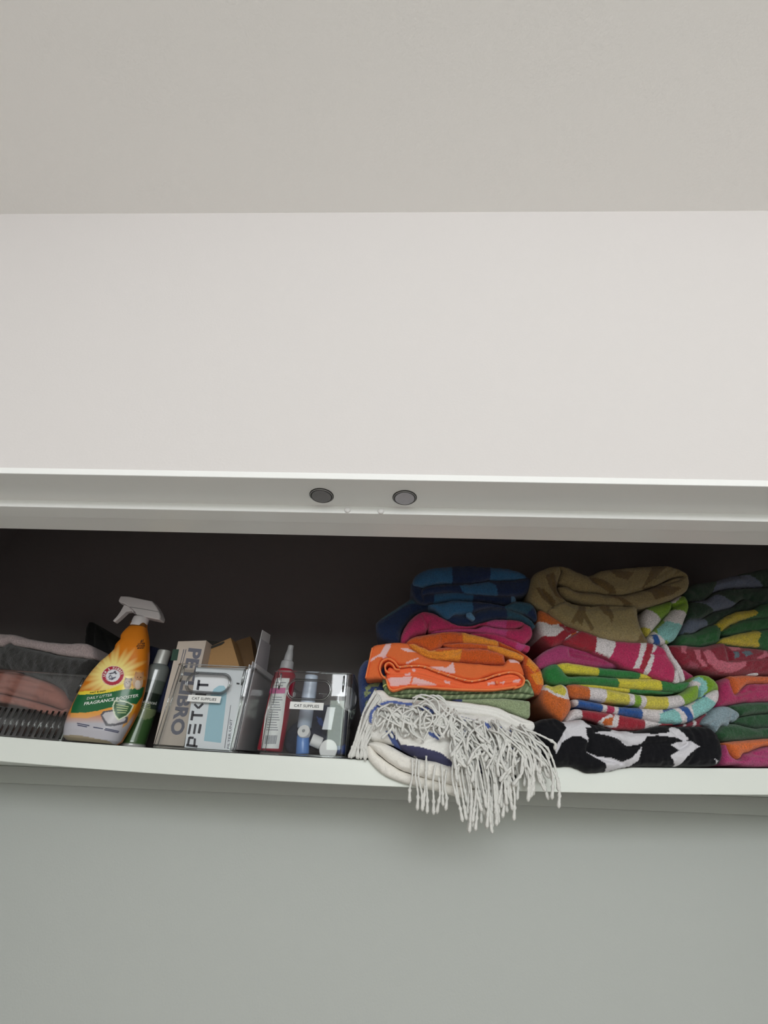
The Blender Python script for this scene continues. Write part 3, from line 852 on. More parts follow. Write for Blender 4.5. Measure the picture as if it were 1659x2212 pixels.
# ---- middle stack ---------------------------------------------------------
KH, KL = (158, 140, 98), (118, 96, 58)
leaf = [([(345, 470), (385, 400), (410, 350), (450, 350), (440, 420), (500, 520), (480, 535), (430, 450), (415, 500), (385, 470), (360, 490)], KL), ([(530, 370), (600, 365), (625, 430), (615, 500), (595, 440), (560, 420)], KL),
        ([(600, 300), (640, 292), (760, 360), (700, 365), (660, 330)], KL), ([(820, 250), (900, 230), (1080, 250), (1010, 300), (900, 330), (880, 290)], KL), ([(470, 175), (560, 200), (620, 240), (650, 282), (610, 285), (540, 240), (480, 215)], KL),
        ([(600, 130), (760, 150), (720, 200), (640, 180)], KL), ([(880, 110), (980, 110), (900, 190), (820, 250), (850, 180)], KL), ([(170, 170), (230, 150), (300, 330), (250, 310), (200, 250)], KL), ([(110, 250), (160, 260), (240, 340), (230, 390), (150, 320)], KL),
        ([(800, 560), (850, 540), (862, 610), (790, 605)], KL)]
t = Cloth('C', KH, d=0.842, R=14, amp=1.6)
t.lobe([(200, 395), (260, 350), (320, 330), (370, 350), (470, 366), (560, 358), (700, 364), (785, 368), (800, 450), (830, 540), (866, 608), (780, 608), (650, 597), (540, 572), (430, 532), (300, 472)], patches=leaf,
       creases=[([(300, 340), (420, 380), (560, 385), (700, 380)], 5, 4), ([(775, 380), (800, 480), (850, 600)], 4, 3)], d=0.834, R=12, depth=0.05)
t.lobe([(75, 310), (82, 205), (112, 146), (190, 108), (265, 96), (290, 135), (272, 190), (262, 240), (282, 290), (322, 328), (372, 352), (470, 368), (390, 440), (300, 470), (180, 402), (130, 366)], patches=leaf,
       creases=[([(200, 130), (215, 220), (250, 320), (330, 390)], 5, 4), ([(140, 160), (150, 260), (210, 350)], 5, 4), ([(262, 120), (250, 180), (262, 260)], 3, 3)], d=0.838, R=20)
t.lobe([(262, 240), (322, 232), (380, 264), (500, 274), (600, 288), (700, 291), (800, 268), (880, 244), (960, 212), (1040, 176), (1122, 166), (1139, 205), (1131, 252), (1090, 288), (1020, 322), (900, 362), (830, 374), (700, 370), (560, 362), (450, 347), (370, 322), (300, 292)], patches=leaf,
       creases=[([(930, 215), (1000, 215), (1070, 195)], 3, 4)], d=0.838, R=14)
t.lobe([(268, 205), (285, 130), (262, 96), (330, 108), (400, 138), (470, 162), (550, 128), (700, 110), (870, 98), (980, 96), (1060, 113), (1120, 148), (1139, 195), (1080, 172), (1000, 187), (940, 222), (880, 247), (800, 272), (700, 294), (600, 292), (500, 277), (380, 267), (320, 235)], patches=leaf,
       creases=[([(470, 165), (500, 210), (580, 260)], 5, 5), ([(990, 130), (900, 190), (820, 240), (760, 270)], 5, 4), ([(1050, 140), (1000, 170), (950, 205)], 3, 4), ([(300, 190), (350, 225), (400, 250)], 4, 3)], d=0.84, R=16)
t.build('towel', 'khaki brown towel with darker leaf pattern crumpled on top of the middle stack', group='folded towels on the shelf')

OG, WT, RD, BU, AQ, GN, YL, MG = (206, 104, 44), (226, 218, 220), (162, 34, 52), (34, 84, 156), (142, 202, 200), (128, 168, 44), (214, 200, 76), (186, 42, 92)
t = Cloth('C', RD, d=0.846, R=15)
t.lobe([(132, 395), (180, 402), (300, 470), (330, 490), (440, 535), (420, 555), (370, 590), (310, 612), (225, 632), (172, 585), (138, 510)], col=RD,
       patches=[([(100, 360), (310, 360), (310, 480), (270, 490), (220, 500), (130, 470)], OG), ([(120, 465), (215, 500), (265, 490), (295, 530), (240, 575), (190, 572), (120, 555)], WT), ([(320, 480), (470, 525), (440, 545), (350, 515)], BU), ([(295, 478), (325, 482), (335, 500), (310, 505)], WT),
                ([(300, 595), (340, 560), (390, 540), (420, 545), (390, 590), (340, 610)], WT), ([(330, 598), (345, 560), (380, 545), (372, 590)], OG)], creases=[([(260, 500), (300, 500), (330, 530)], 4, 6)])
t.lobe([(822, 465), (830, 420), (860, 376), (960, 346), (1022, 332), (1018, 390), (962, 452), (902, 522), (862, 564), (830, 530)], col=GN,
       patches=[([(800, 370), (850, 385), (955, 465), (890, 540), (870, 530), (820, 500)], WT), ([(810, 500), (870, 525), (890, 545), (850, 580), (810, 560)], YL), ([(1000, 300), (1040, 300), (1030, 350), (1008, 348)], AQ)], d=0.842, R=15)
t.lobe([(1012, 340), (1075, 295), (1118, 308), (1138, 370), (1117, 440), (1087, 520), (1052, 580), (1000, 614), (930, 627), (880, 614), (862, 578), (902, 525), (962, 455), (1012, 400), (1040, 368)], col=GN,
       patches=[([(1000, 330), (1060, 290), (1085, 300), (1040, 345), (1010, 350)], WT), ([(1018, 388), (1060, 400), (1140, 428), (1140, 480), (1080, 510), (1000, 480), (960, 470)], WT), ([(975, 470), (1030, 490), (1110, 495), (1080, 560), (1020, 612), (960, 595), (915, 560), (920, 520)], AQ),
                ([(900, 530), (915, 560), (960, 595), (985, 625), (850, 640), (850, 570)], WT), ([(880, 560), (900, 555), (950, 625), (900, 625)], BU)],
       creases=[([(1020, 380), (1060, 360), (1090, 350)], 4, 6)], d=0.84, R=17)
t.build('towel', 'orange, white, green and aqua striped towel with looped ends under the khaki one', group='folded towels on the shelf')

t = Cloth('C', MG, d=0.845, R=12)
stripe = [([(250, 500), (530, 500), (555, 580), (515, 670), (250, 670)], RD), ([(520, 560), (648, 570), (640, 640), (605, 712), (508, 668)], WT), ([(815, 590), (852, 590), (842, 650), (800, 780), (758, 780), (790, 710)], WT),
          ([(852, 590), (892, 590), (880, 690), (835, 800), (802, 785), (835, 690)], RD), ([(895, 600), (925, 620), (905, 670), (880, 685)], WT), ([(880, 685), (902, 690), (885, 760), (860, 830), (828, 810)], WT)]
t.lobe([(300, 600), (380, 548), (430, 530), (540, 572), (650, 597), (780, 607), (862, 606), (905, 618), (960, 640), (1000, 700), (1042, 780), (1055, 850), (1040, 872), (950, 857), (830, 812), (700, 772), (600, 714), (480, 667), (360, 630)], patches=stripe,
       creases=[([(890, 690), (905, 650), (925, 625)], 3, 3), ([(880, 690), (960, 690), (1010, 720)], 4, 3)], d=0.838, R=9)
t.lobe([(965, 625), (990, 622), (1030, 690), (1085, 775), (1112, 850), (1108, 866), (1085, 868), (1052, 790), (1010, 720), (978, 680)], col=WT, d=0.844, R=7, creases=[([(1000, 660), (1050, 740), (1095, 850)], 2, 3)])
t.lobe([(1035, 800), (1055, 790), (1075, 868), (1040, 875)], col=WT, d=0.836, R=4, depth=0.03)
t.build('towel', 'magenta towel with dark red and white stripes and white hem in the middle stack', group='folded towels on the shelf')

t = Cloth('C', (172, 60, 112), d=0.852, R=12)
t.lobe([(128, 705), (200, 650), (290, 620), (350, 628), (480, 667), (600, 714), (700, 772), (560, 778), (400, 757), (280, 745), (180, 777), (130, 775)],
       patches=[([(330, 660), (500, 690), (640, 740), (560, 760), (400, 730), (335, 710)], (164, 46, 96))], creases=[([(335, 660), (345, 700), (420, 720), (560, 745)], 3, 4), ([(340, 675), (480, 700), (620, 745)], 3, 3)])
t.lobe([(1035, 770), (1090, 780), (1162, 825), (1160, 850), (1120, 862), (1060, 840)], col=(170, 46, 92), d=0.865)
t.build('towel', 'two-tone pink towel above the green and yellow checked one', group='folded towels on the shelf')

G1, Y1 = (38, 122, 56), (218, 204, 62)
t = Cloth('D', G1, d=0.848, R=12)
t.lobe([(400, 302), (600, 314), (740, 331), (940, 346), (1040, 358), (940, 366), (740, 357), (460, 320)], patches=[([(380, 290), (742, 290), (738, 380), (380, 380)], Y1)], R=5, d=0.85)
t.lobe([(163, 235), (176, 190), (245, 164), (285, 190), (310, 222), (335, 246), (500, 244), (640, 256), (800, 262), (940, 264), (1080, 288), (1140, 284), (1128, 322), (1080, 354), (940, 347), (740, 332), (600, 314), (400, 302), (230, 302), (180, 272)],
       patches=[([(652, 250), (800, 255), (935, 262), (952, 345), (800, 340), (668, 325)], Y1)], creases=[([(300, 215), (325, 235), (360, 238)], 4, 5)], d=0.844, R=14)
t.lobe([(252, 172), (330, 158), (530, 188), (700, 204), (820, 222), (945, 262), (800, 266), (640, 257), (500, 241), (345, 228), (300, 222)],
       patches=[([(250, 140), (528, 140), (532, 300), (250, 300)], Y1), ([(803, 180), (960, 180), (960, 300), (806, 300)], Y1)], d=0.846, R=10)
t.build('towel', 'green and yellow checked towel folded in the middle stack', group='folded towels on the shelf')

t = Cloth('D', RD, d=0.846, R=13)
t.lobe([(1000, 582), (1060, 568), (1130, 555), (1200, 520), (1255, 486), (1268, 500), (1232, 580), (1150, 585)], col=(140, 34, 58), d=0.862, R=8, patches=[([(1095, 560), (1112, 560), (1112, 600), (1095, 600)], WT), ([(1155, 540), (1172, 530), (1176, 600), (1160, 600)], WT), ([(1230, 490), (1260, 480), (1255, 520)], WT)])
t.lobe([(318, 548), (360, 470), (420, 468), (540, 483), (660, 500), (820, 530), (940, 556), (1062, 568), (930, 582), (830, 607), (700, 607), (600, 592), (530, 562), (420, 532)],
       patches=[([(300, 440), (418, 440), (422, 560), (300, 580)], WT), ([(525, 555), (550, 530), (590, 510), (610, 500), (630, 520), (610, 540), (640, 500), (668, 505), (650, 590), (560, 585)], WT), ([(556, 560), (570, 535), (625, 520), (615, 580), (570, 575)], OG), ([(838, 520), (960, 545), (930, 590), (834, 610)], WT)], d=0.846, R=11)
t.lobe([(362, 405), (400, 400), (550, 428), (660, 448), (860, 460), (990, 466), (1110, 440), (1190, 402), (1245, 365), (1300, 338), (1334, 342), (1328, 422), (1282, 472), (1200, 522), (1130, 557), (1060, 568), (940, 558), (820, 532), (660, 502), (500, 472), (378, 442)],
       col=BU, patches=[([(350, 390), (395, 390), (390, 460), (350, 460)], WT), ([(550, 410), (662, 430), (660, 520), (560, 500)], WT), ([(582, 420), (635, 430), (635, 520), (588, 500)], MG), ([(808, 440), (960, 455), (940, 580), (828, 550)], WT),
                        ([(930, 500), (1000, 475), (1050, 465), (1090, 520), (1130, 560), (940, 580)], AQ), ([(1020, 455), (1060, 455), (1105, 510), (1120, 570), (1085, 570), (1060, 500)], WT), ([(1105, 445), (1200, 400), (1190, 460), (1170, 555), (1140, 500)], WT),
                        ([(1140, 450), (1200, 395), (1250, 385), (1320, 425), (1290, 480), (1160, 545), (1155, 500)], AQ), ([(1235, 385), (1290, 330), (1345, 330), (1345, 420), (1300, 428)], WT)], d=0.842, R=13)
t.lobe([(1148, 315), (1150, 268), (1200, 238), (1262, 243), (1320, 288), (1337, 345), (1300, 345), (1250, 372), (1205, 400), (1198, 340)], col=GN,
       patches=[([(1140, 300), (1165, 265), (1205, 250), (1245, 290), (1258, 340), (1225, 380), (1200, 390)], AQ), ([(1140, 290), (1155, 280), (1200, 300), (1195, 330), (1140, 330)], WT)],
       creases=[([(1205, 260), (1240, 300), (1255, 340), (1235, 370)], 4, 6)], d=0.84, R=15)
t.lobe([(330, 306), (400, 299), (470, 314), (580, 329), (740, 358), (850, 374), (990, 379), (1080, 364), (1150, 316), (1192, 302), (1203, 345), (1193, 402), (1110, 442), (990, 467), (860, 462), (740, 437), (580, 417), (470, 402), (390, 394), (345, 372)],
       col=YL, patches=[([(310, 280), (462, 280), (476, 420), (310, 420)], OG), ([(462, 290), (580, 310), (578, 440), (476, 420)], WT), ([(725, 340), (845, 360), (842, 480), (740, 460)], WT), ([(765, 345), (805, 350), (812, 470), (768, 450)], GN), ([(985, 360), (1085, 340), (1110, 460), (992, 480)], WT), ([(1058, 360), (1210, 280), (1210, 420), (1110, 450)], GN)],
       creases=[([(345, 360), (370, 380), (400, 385)], 4, 4)], d=0.838, R=14)
t.lobe([(150, 365), (178, 302), (235, 312), (290, 298), (328, 328), (346, 400), (352, 470), (292, 550), (240, 522), (190, 472), (160, 422)], col=OG,
       patches=[([(140, 330), (180, 290), (300, 290), (340, 330), (345, 400), (310, 405), (240, 385), (180, 345)], WT), ([(165, 320), (200, 300), (290, 300), (312, 350), (300, 385), (240, 365), (195, 335)], YL)],
       creases=[([(240, 310), (215, 340), (200, 350)], 3, 3), ([(270, 305), (245, 350), (230, 370)], 3, 3)], d=0.84, R=17)
t.build('towel', 'rainbow striped towel with yellow, aqua, blue and red bands above the black and white cloth', group='folded towels on the shelf')

BK, WC = (22, 22, 26), (214, 212, 218)
t = Cloth('D', BK, d=0.846, R=18, amp=2.5, depth=0.26)
t.lobe([(105, 570), (160, 533), (240, 525), (300, 546), (420, 533), (480, 558), (600, 590), (680, 607), (800, 607), (940, 577), (1050, 580), (1150, 582), (1240, 580), (1312, 612), (1350, 690), (1360, 770), (1335, 838), (1260, 848), (1100, 850), (1000, 848), (800, 850), (700, 862), (590, 886), (470, 892), (400, 866), (350, 850), (210, 848), (150, 790), (112, 680)],
       patches=[([(290, 548), (350, 530), (420, 534), (480, 592), (435, 590), (440, 640), (456, 690), (400, 650), (340, 652), (280, 692), (238, 765), (228, 742), (270, 660), (305, 600)], WC),
                ([(500, 628), (540, 616), (600, 620), (640, 598), (700, 605), (760, 630), (900, 636), (985, 626), (1005, 590), (1040, 586), (1070, 620), (1112, 672), (1090, 692), (1040, 662), (1000, 656), (900, 646), (840, 652), (800, 702), (710, 716), (660, 670), (580, 642)], WC),
                ([(440, 752), (520, 785), (600, 792), (682, 820), (740, 790), (802, 718), (782, 812), (740, 848), (690, 862), (586, 890), (562, 830), (520, 800)], WC),
                ([(988, 708), (1050, 688), (1112, 680), (1192, 716), (1120, 762), (1082, 812), (1062, 860), (1030, 832), (988, 778), (1050, 742), (1030, 732)], WC), ([(1280, 795), (1312, 815), (1310, 832)], WC)],
       creases=[([(456, 690), (450, 750), (520, 790), (680, 825)], 5, 6), ([(500, 625), (640, 660), (720, 720), (850, 700), (1000, 690)], 5, 6), ([(1000, 600), (1050, 650), (1110, 680)], 4, 6), ([(1040, 690), (1060, 730), (1110, 700)], 4, 7), ([(240, 560), (300, 640), (280, 700)], 6, 5), ([(1150, 620), (1180, 720), (1120, 840)], 6, 5)], d=0.826, R=24, wl=45)
t.build('cloth', 'black cotton cloth with large white star shapes at the bottom of the middle stack', 'cloth', material='flatweave')

# ---- right-hand stack -----------------------------------------------------
XE = 1720
DG, GB = (34, 62, 46), (112, 122, 146)
pt = [([(745, 245), (800, 198), (920, 186), (1050, 198), (1195, 302), (1000, 308), (850, 318), (700, 352)], GB), ([(515, 442), (640, 420), (730, 378), (800, 400), (860, 440), (945, 465), (860, 506), (720, 532), (620, 472)], GB), ([(400, 745), (425, 660), (470, 612), (612, 596), (662, 668), (540, 736)], GB), ([(1150, 480), (1180, 450), (1300, 440), (1300, 500)], (60, 100, 90))]
t = Cloth('E', DG, d=0.858, R=14, amp=2.0)
t.lobe([(400, 752), (470, 605), (610, 600), (720, 532), (900, 482), (1000, 412), (1150, 440), (1400, 400), (XE, 400), (XE + 10, 470), (1400, 480), (1180, 470), (1100, 520), (940, 538), (830, 586), (730, 654), (600, 694), (540, 738), (450, 752)], patches=pt, d=0.856)
t.lobe([(455, 540), (490, 445), (640, 418), (740, 346), (850, 320), (1000, 308), (1234, 300), (XE, 280), (XE + 10, 410), (1300, 430), (1150, 450), (1000, 415), (900, 485), (720, 535), (600, 602), (478, 608)], patches=pt, d=0.852, creases=[([(990, 410), (1050, 420), (1150, 450)], 4, 4), ([(740, 350), (900, 360), (1100, 330)], 4, 3)])
t.lobe([(400, 370), (490, 282), (600, 255), (740, 233), (920, 186), (1080, 148), (1234, 118), (1500, 90), (XE, 110), (XE + 10, 285), (1400, 296), (1190, 305), (1000, 308), (850, 322), (740, 348), (640, 422), (520, 442), (450, 440)], patches=pt, d=0.856, R=18, creases=[([(745, 245), (720, 320), (700, 350)], 4, 3)])
t.build('towel', 'very dark green towel with slate grey leaf shapes on top of the right-hand stack', group='folded towels on the shelf')

G2, Y2 = (44, 104, 56), (208, 184, 62)
pt = [([(735, 655), (850, 568), (950, 528), (1100, 510), (1122, 572), (1000, 612), (880, 662), (800, 722)], Y2), ([(768, 828), (800, 788), (950, 748), (1060, 722), (1142, 718), (1152, 760), (1120, 830), (1152, 878), (1000, 868), (850, 848)], Y2)]
t = Cloth('E', G2, d=0.852, R=13, amp=1.6)
t.lobe([(375, 856), (400, 758), (540, 736), (640, 682), (735, 652), (795, 712), (785, 790), (762, 832), (600, 864), (480, 858)], patches=pt, creases=[([(520, 760), (560, 820), (700, 800)], 5, 3), ([(560, 740), (640, 720)], 4, 3)], d=0.852, R=18)
t.lobe([(770, 828), (800, 785), (940, 746), (1060, 720), (1140, 716), (1300, 690), (XE, 680), (XE + 10, 900), (1400, 905), (1240, 905), (1150, 882), (1000, 870), (850, 852)], patches=pt, d=0.848)
t.lobe([(800, 722), (880, 664), (1000, 616), (1234, 590), (XE, 570), (XE + 10, 690), (1300, 700), (1140, 720), (1050, 724), (940, 748), (860, 754), (815, 745)], patches=pt, d=0.852, R=11)
t.lobe([(738, 654), (830, 580), (940, 530), (1100, 508), (1180, 458), (1400, 440), (XE, 450), (XE + 10, 575), (1234, 592), (1100, 602), (1000, 617), (880, 663), (800, 722)], patches=pt, d=0.848, R=14)
t.build('towel', 'green towel with yellow leaf stripes second from the top of the right-hand stack', group='folded towels on the shelf')

RB, RP, RG = (138, 34, 52), (200, 104, 122), (92, 110, 122)
t = Cloth('E', RB, d=0.85, R=16, amp=1.6)
t.lobe([(270, 870), (340, 845), (480, 856), (600, 866), (750, 836), (820, 834), (850, 858), (1000, 870), (1150, 885), (1300, 905), (XE, 900), (XE + 10, 1130), (1240, 1140), (1080, 1142), (850, 1142), (650, 1117), (560, 1085), (420, 1055), (330, 962)],
       patches=[([(590, 930), (640, 903), (690, 940), (722, 1000), (830, 1030), (920, 1030), (1000, 1018), (1004, 1060), (920, 1112), (860, 1127), (740, 1102), (640, 1032)], RP), ([(505, 912), (562, 905), (572, 990), (642, 1062), (590, 1062), (530, 990)], RP), ([(390, 872), (470, 850), (425, 920), (440, 952), (390, 932)], RP), ([(470, 1010), (560, 1050), (570, 1085), (470, 1060)], (166, 72, 92)),
                ([(840, 868), (960, 868), (960, 908), (870, 918)], RP), ([(876, 930), (932, 923), (942, 977), (900, 992)], RG), ([(958, 930), (1040, 913), (1067, 950), (1000, 972)], RG), ([(1095, 985), (1150, 960), (1200, 900), (1218, 970), (1140, 995)], RP), ([(1300, 900), (1500, 950), (1400, 1050), (1280, 1000)], RP)],
       creases=[([(820, 835), (830, 920), (860, 1010)], 4, 6), ([(640, 1060), (760, 1110), (900, 1130), (1080, 1130)], 4, 3), ([(860, 1000), (1000, 1000), (1200, 985)], 4, 4)], d=0.848, R=18)
t.build('towel', 'dark red towel with rosy flower print in the right-hand stack', group='folded towels on the shelf')

PP, PO = (178, 46, 98), (218, 104, 52)
t = Cloth('E', PP, d=0.85, R=14)
t.lobe([(745, 1440), (765, 1350), (762, 1240), (800, 1182), (870, 1160), (895, 1255), (925, 1320), (1000, 1262), (1060, 1222), (1234, 1216), (XE, 1210), (XE + 10, 1390), (1240, 1398), (1000, 1408), (900, 1424), (800, 1442)],
       creases=[([(925, 1310), (1000, 1310), (1060, 1260), (1050, 1230)], 4, 5), ([(1050, 1290), (1240, 1290)], 4, 4)], d=0.85, R=16)
t.lobe([(862, 1158), (930, 1146), (1000, 1140), (1234, 1150), (XE, 1150), (XE + 10, 1212), (1234, 1218), (1060, 1222), (1000, 1262), (945, 1325), (912, 1312), (885, 1250)], col=PO, d=0.846, R=12)
t.lobe([(1045, 1138), (1085, 1122), (1140, 1118), (1148, 1142), (1100, 1148)], col=WT, d=0.85, R=5, depth=0.1)
t.build('towel', 'raspberry pink towel with an orange band, just under the red flowered one', group='folded towels on the shelf')

GG, GW = (42, 84, 52), (146, 166, 176)
t = Cloth('E', GG, d=0.85, R=14, amp=1.6)
t.lobe([(742, 1700), (800, 1622), (870, 1606), (960, 1612), (1100, 1648), (1240, 1642), (XE, 1640), (XE + 10, 1740), (1240, 1750), (1000, 1766), (800, 1774)], d=0.852)
t.lobe([(890, 1590), (970, 1536), (1100, 1510), (1240, 1500), (XE, 1500), (XE + 10, 1640), (1240, 1643), (1100, 1648), (960, 1612)], d=0.868, R=11)
t.lobe([(870, 1442), (1000, 1410), (1234, 1396), (XE, 1392), (XE + 10, 1498), (1240, 1500), (1100, 1512), (980, 1535), (955, 1498)], d=0.852, R=12)
t.lobe([(608, 1602), (680, 1508), (722, 1464), (800, 1437), (872, 1440), (958, 1498), (972, 1540), (922, 1590), (882, 1582), (862, 1632), (800, 1624), (742, 1694), (690, 1634)], col=GW, creases=[([(880, 1580), (880, 1530), (900, 1490)], 5, 5), ([(700, 1600), (760, 1560), (800, 1500)], 6, 4)], d=0.846, R=16)
t.build('towel', 'dark green towel with a rolled grey-blue end poking out of the right-hand stack', group='folded towels on the shelf')

t = Cloth('E', (180, 60, 116), d=0.848, R=14)
t.lobe([(778, 1962), (790, 1830), (826, 1785), (862, 1860), (900, 1922), (960, 1945), (1000, 1893), (1060, 1882), (1120, 1852), (1240, 1820), (XE, 1810), (XE + 10, 2012), (1240, 2018), (1140, 2020), (1020, 2014), (950, 2003), (820, 2003)],
       creases=[([(1100, 1860), (1090, 1890), (1130, 1905), (1240, 1910)], 4, 6)], d=0.844, R=17)
t.lobe([(815, 1792), (900, 1775), (1000, 1765), (1240, 1746), (XE, 1742), (XE + 10, 1812), (1240, 1822), (1120, 1852), (1060, 1882), (1002, 1895), (972, 1940), (935, 1945), (890, 1905), (855, 1850)], col=(224, 112, 54), d=0.842, R=14)
t.build('towel', 'orchid pink towel with an orange fold at the bottom of the right-hand stack', group='folded towels on the shelf')

# ------------------------------------------------------------------ lettering
def text2d(body, weight=0.0, spacing=1.0, shear=0.0):
    """triangulated lettering in a box: x in 0..1 along the line, y in units of cap height"""
    cu = bpy.data.curves.new('txt', 'FONT'); cu.body = body; cu.size = 1.0
    cu.offset = weight; cu.space_character = spacing; cu.shear = shear
    cu.resolution_u = 3
    o = bpy.data.objects.new('txt', cu); COL.objects.link(o)
    dg = bpy.context.evaluated_depsgraph_get(); dg.update()
    me = o.evaluated_get(dg).to_mesh()
    V = np.array([v.co[:2] for v in me.vertices]); Fc = [tuple(p.vertices) for p in me.polygons]
    o.evaluated_get(dg).to_mesh_clear()
    bpy.data.objects.remove(o); bpy.data.curves.remove(cu)
    w = V[:, 0].max() - V[:, 0].min()
    cap = 0.729
    return np.stack([(V[:, 0] - V[:, 0].min()) / w, V[:, 1] / cap], axis=1), Fc


def lettering(name, body, crop, p0, p1, up, surf, material, parent, weight=0.0, spacing=1.0, shear=0.0, inv=None, offset=0.0004):
    """print a line of text from zoom point p0 to p1 (baseline), cap height vector up (zoom px), on depth surf: number or f(x,z)"""
    V, Fc = text2d(body, weight, spacing, shear)
    p0, p1, up = np.array(p0, float), np.array(p1, float), np.array(up, float)
    Z2 = p0 + V[:, :1] * (p1 - p0) + V[:, 1:2] * up
    P2 = unz(crop, Z2)
    return decal(name, P2, Fc, surf, material, parent, inv, offset)


def decal(name, P2, Fc, surf, material, parent, inv=None, offset=0.0004, cols=None):
    if callable(surf):
        # find where the line of print meets the curved surface
        n_ = len(P2)
        hit = np.full(n_, np.nan)
        c = np.stack([(P2[:, 0] - CX) / F, -(P2[:, 1] - CY) / F, -np.ones(n_)])
        d = M @ c; d = d / d[1]
        for y in np.arange(0.845, 0.985, 0.0004):
            k = np.isnan(hit)
            if not k.any():
                break
            hit[k] = np.where(y >= surf(d[0, k] * y, d[2, k] * y), y, np.nan)
        hit = np.where(np.isnan(hit), np.nanmedian(hit) if np.isfinite(hit).any() else 0.88, hit)
        W = at_many_d(P2[:, 0], P2[:, 1], hit - 0.0004 - offset)
    else:
        W = at_many(P2[:, 0], P2[:, 1], surf - offset)
    W = W.copy(); W[:, 2] += CZ
    if inv is not None:
        Wh = np.hstack([W, np.ones((len(W), 1))]) @ np.array(inv).T
        W = Wh[:, :3]
    return pydata(name, W, Fc, material, parent, sm=False, cols=cols)


def at_many_d(px, py, D):
    c = np.stack([(px - CX) / F, -(py - CY) / F, -np.ones_like(px)])
    d = M @ c
    return (d * (D / d[1])[None, :]).T


def poly_decal(name, crop, pts, surf, material, parent, g=1.5, inv=None, offset=0.0004, sm=False):
    P = unz(crop, pts)
    if sm:
        P = catmull(P)
    P = resample(P, g)
    x0, y0 = P.min(0); x1, y1 = P.max(0)
    gx, gy = np.meshgrid(np.arange(x0, x1, g * 2), np.arange(y0, y1, g * 2))
    gx, gy = gx.ravel(), gy.ravel()
    k = inside(P, gx, gy); gx, gy = gx[k], gy[k]
    if len(gx):
        k = dist_poly(P, gx, gy) > g * 0.7; gx, gy = gx[k], gy[k]
    pts2 = [Vector(p) for p in P.tolist()] + [Vector((a, b)) for a, b in zip(gx.tolist(), gy.tolist())]
    nb = len(P)
    v2, e2, f2, ov, oe, of = delaunay_2d_cdt(pts2, [(i, (i + 1) % nb) for i in range(nb)], [list(range(nb))], 1, 1e-4)
    return decal(name, np.array([tuple(v) for v in v2]), [tuple(f) for f in f2], surf, material, parent, inv, offset)


def prism(name, crop, pts, d0, d1, material, parent=None, bevel=0.002, sm=False, D=None):
    """outline traced in the front view at depth D, given real thickness d0..d1"""
    P = unz(crop, pts)
    if sm:
        P = catmull(P, k=4)
    W = at_many(P[:, 0], P[:, 1], D if D else (d0 + d1) / 2)
    bm = bmesh.new()
    a = [bm.verts.new((w[0], d0, w[2] + CZ)) for w in W]
    b = [bm.verts.new((w[0], d1, w[2] + CZ)) for w in W]
    n = len(a)
    bm.faces.new(a); bm.faces.new(b[::-1])
    for i in range(n):
        j = (i + 1) % n
        bm.faces.new((a[i], b[i], b[j], a[j]))
    return from_bm(name, bm, material, parent, bevel=bevel, segs=3)


ink = mat('black_ink', rgb(30, 30, 34), 0.6)
ink_grey = mat('grey_ink', rgb(104, 104, 116), 0.6)
ink_white = mat('white_ink', rgb(236, 238, 232), 0.5)
ink_pale = mat('pale_green_ink', rgb(190, 205, 150), 0.5)
ink_blue = mat('slate_ink', rgb(70, 74, 100), 0.6)
m_white_plastic = mat('white_plastic', rgb(226, 220, 224), 0.35, bump=0.1, bscale=500)
m_paper = mat('white_label_paper', rgb(236, 236, 234), 0.6)

# ------------------------------------------------------------------ orange spray bottle
DB = 0.888
bottle = thing('spray_bottle', 'orange trigger spray bottle with white head, sunburst logo and green band on its label', 'spray bottle', (at(205, 1603, DB)[0], DB, CZ + at(205, 1603, DB)[2]))
BL = np.array(bottle.location)
Lp = unz('L1', [(600, 1492), (597, 1450), (610, 1360), (640, 1260), (690, 1150), (740, 1050), (790, 960), (850, 880), (920, 800), (1000, 735), (1046, 688), (1052, 650), (1072, 622), (1096, 600), (1094, 565), (1110, 535), (1150, 492), (1172, 470), (1172, 440)])
Rp = unz('L1', [(1062, 1530), (1100, 1460), (1180, 1320), (1240, 1200), (1280, 1050), (1308, 900), (1324, 750), (1328, 600), (1322, 540), (1312, 490), (1310, 470), (1312, 440)])
Lw = at_many(Lp[:, 0], Lp[:, 1], DB); Rw = at_many(Rp[:, 0], Rp[:, 1], DB)
zb = 0.5 * (Lw[0, 2] + Rw[0, 2]); zt = 0.5 * (Lw[-1, 2] + Rw[-1, 2])
# slanted sections: parametrise both sides by relative height
NZ, NU = 230, 150


def side(W):
    t = (W[:, 2] - W[0, 2]) / (W[-1, 2] - W[0, 2])
    o = np.argsort(t)
    return t[o], W[o]


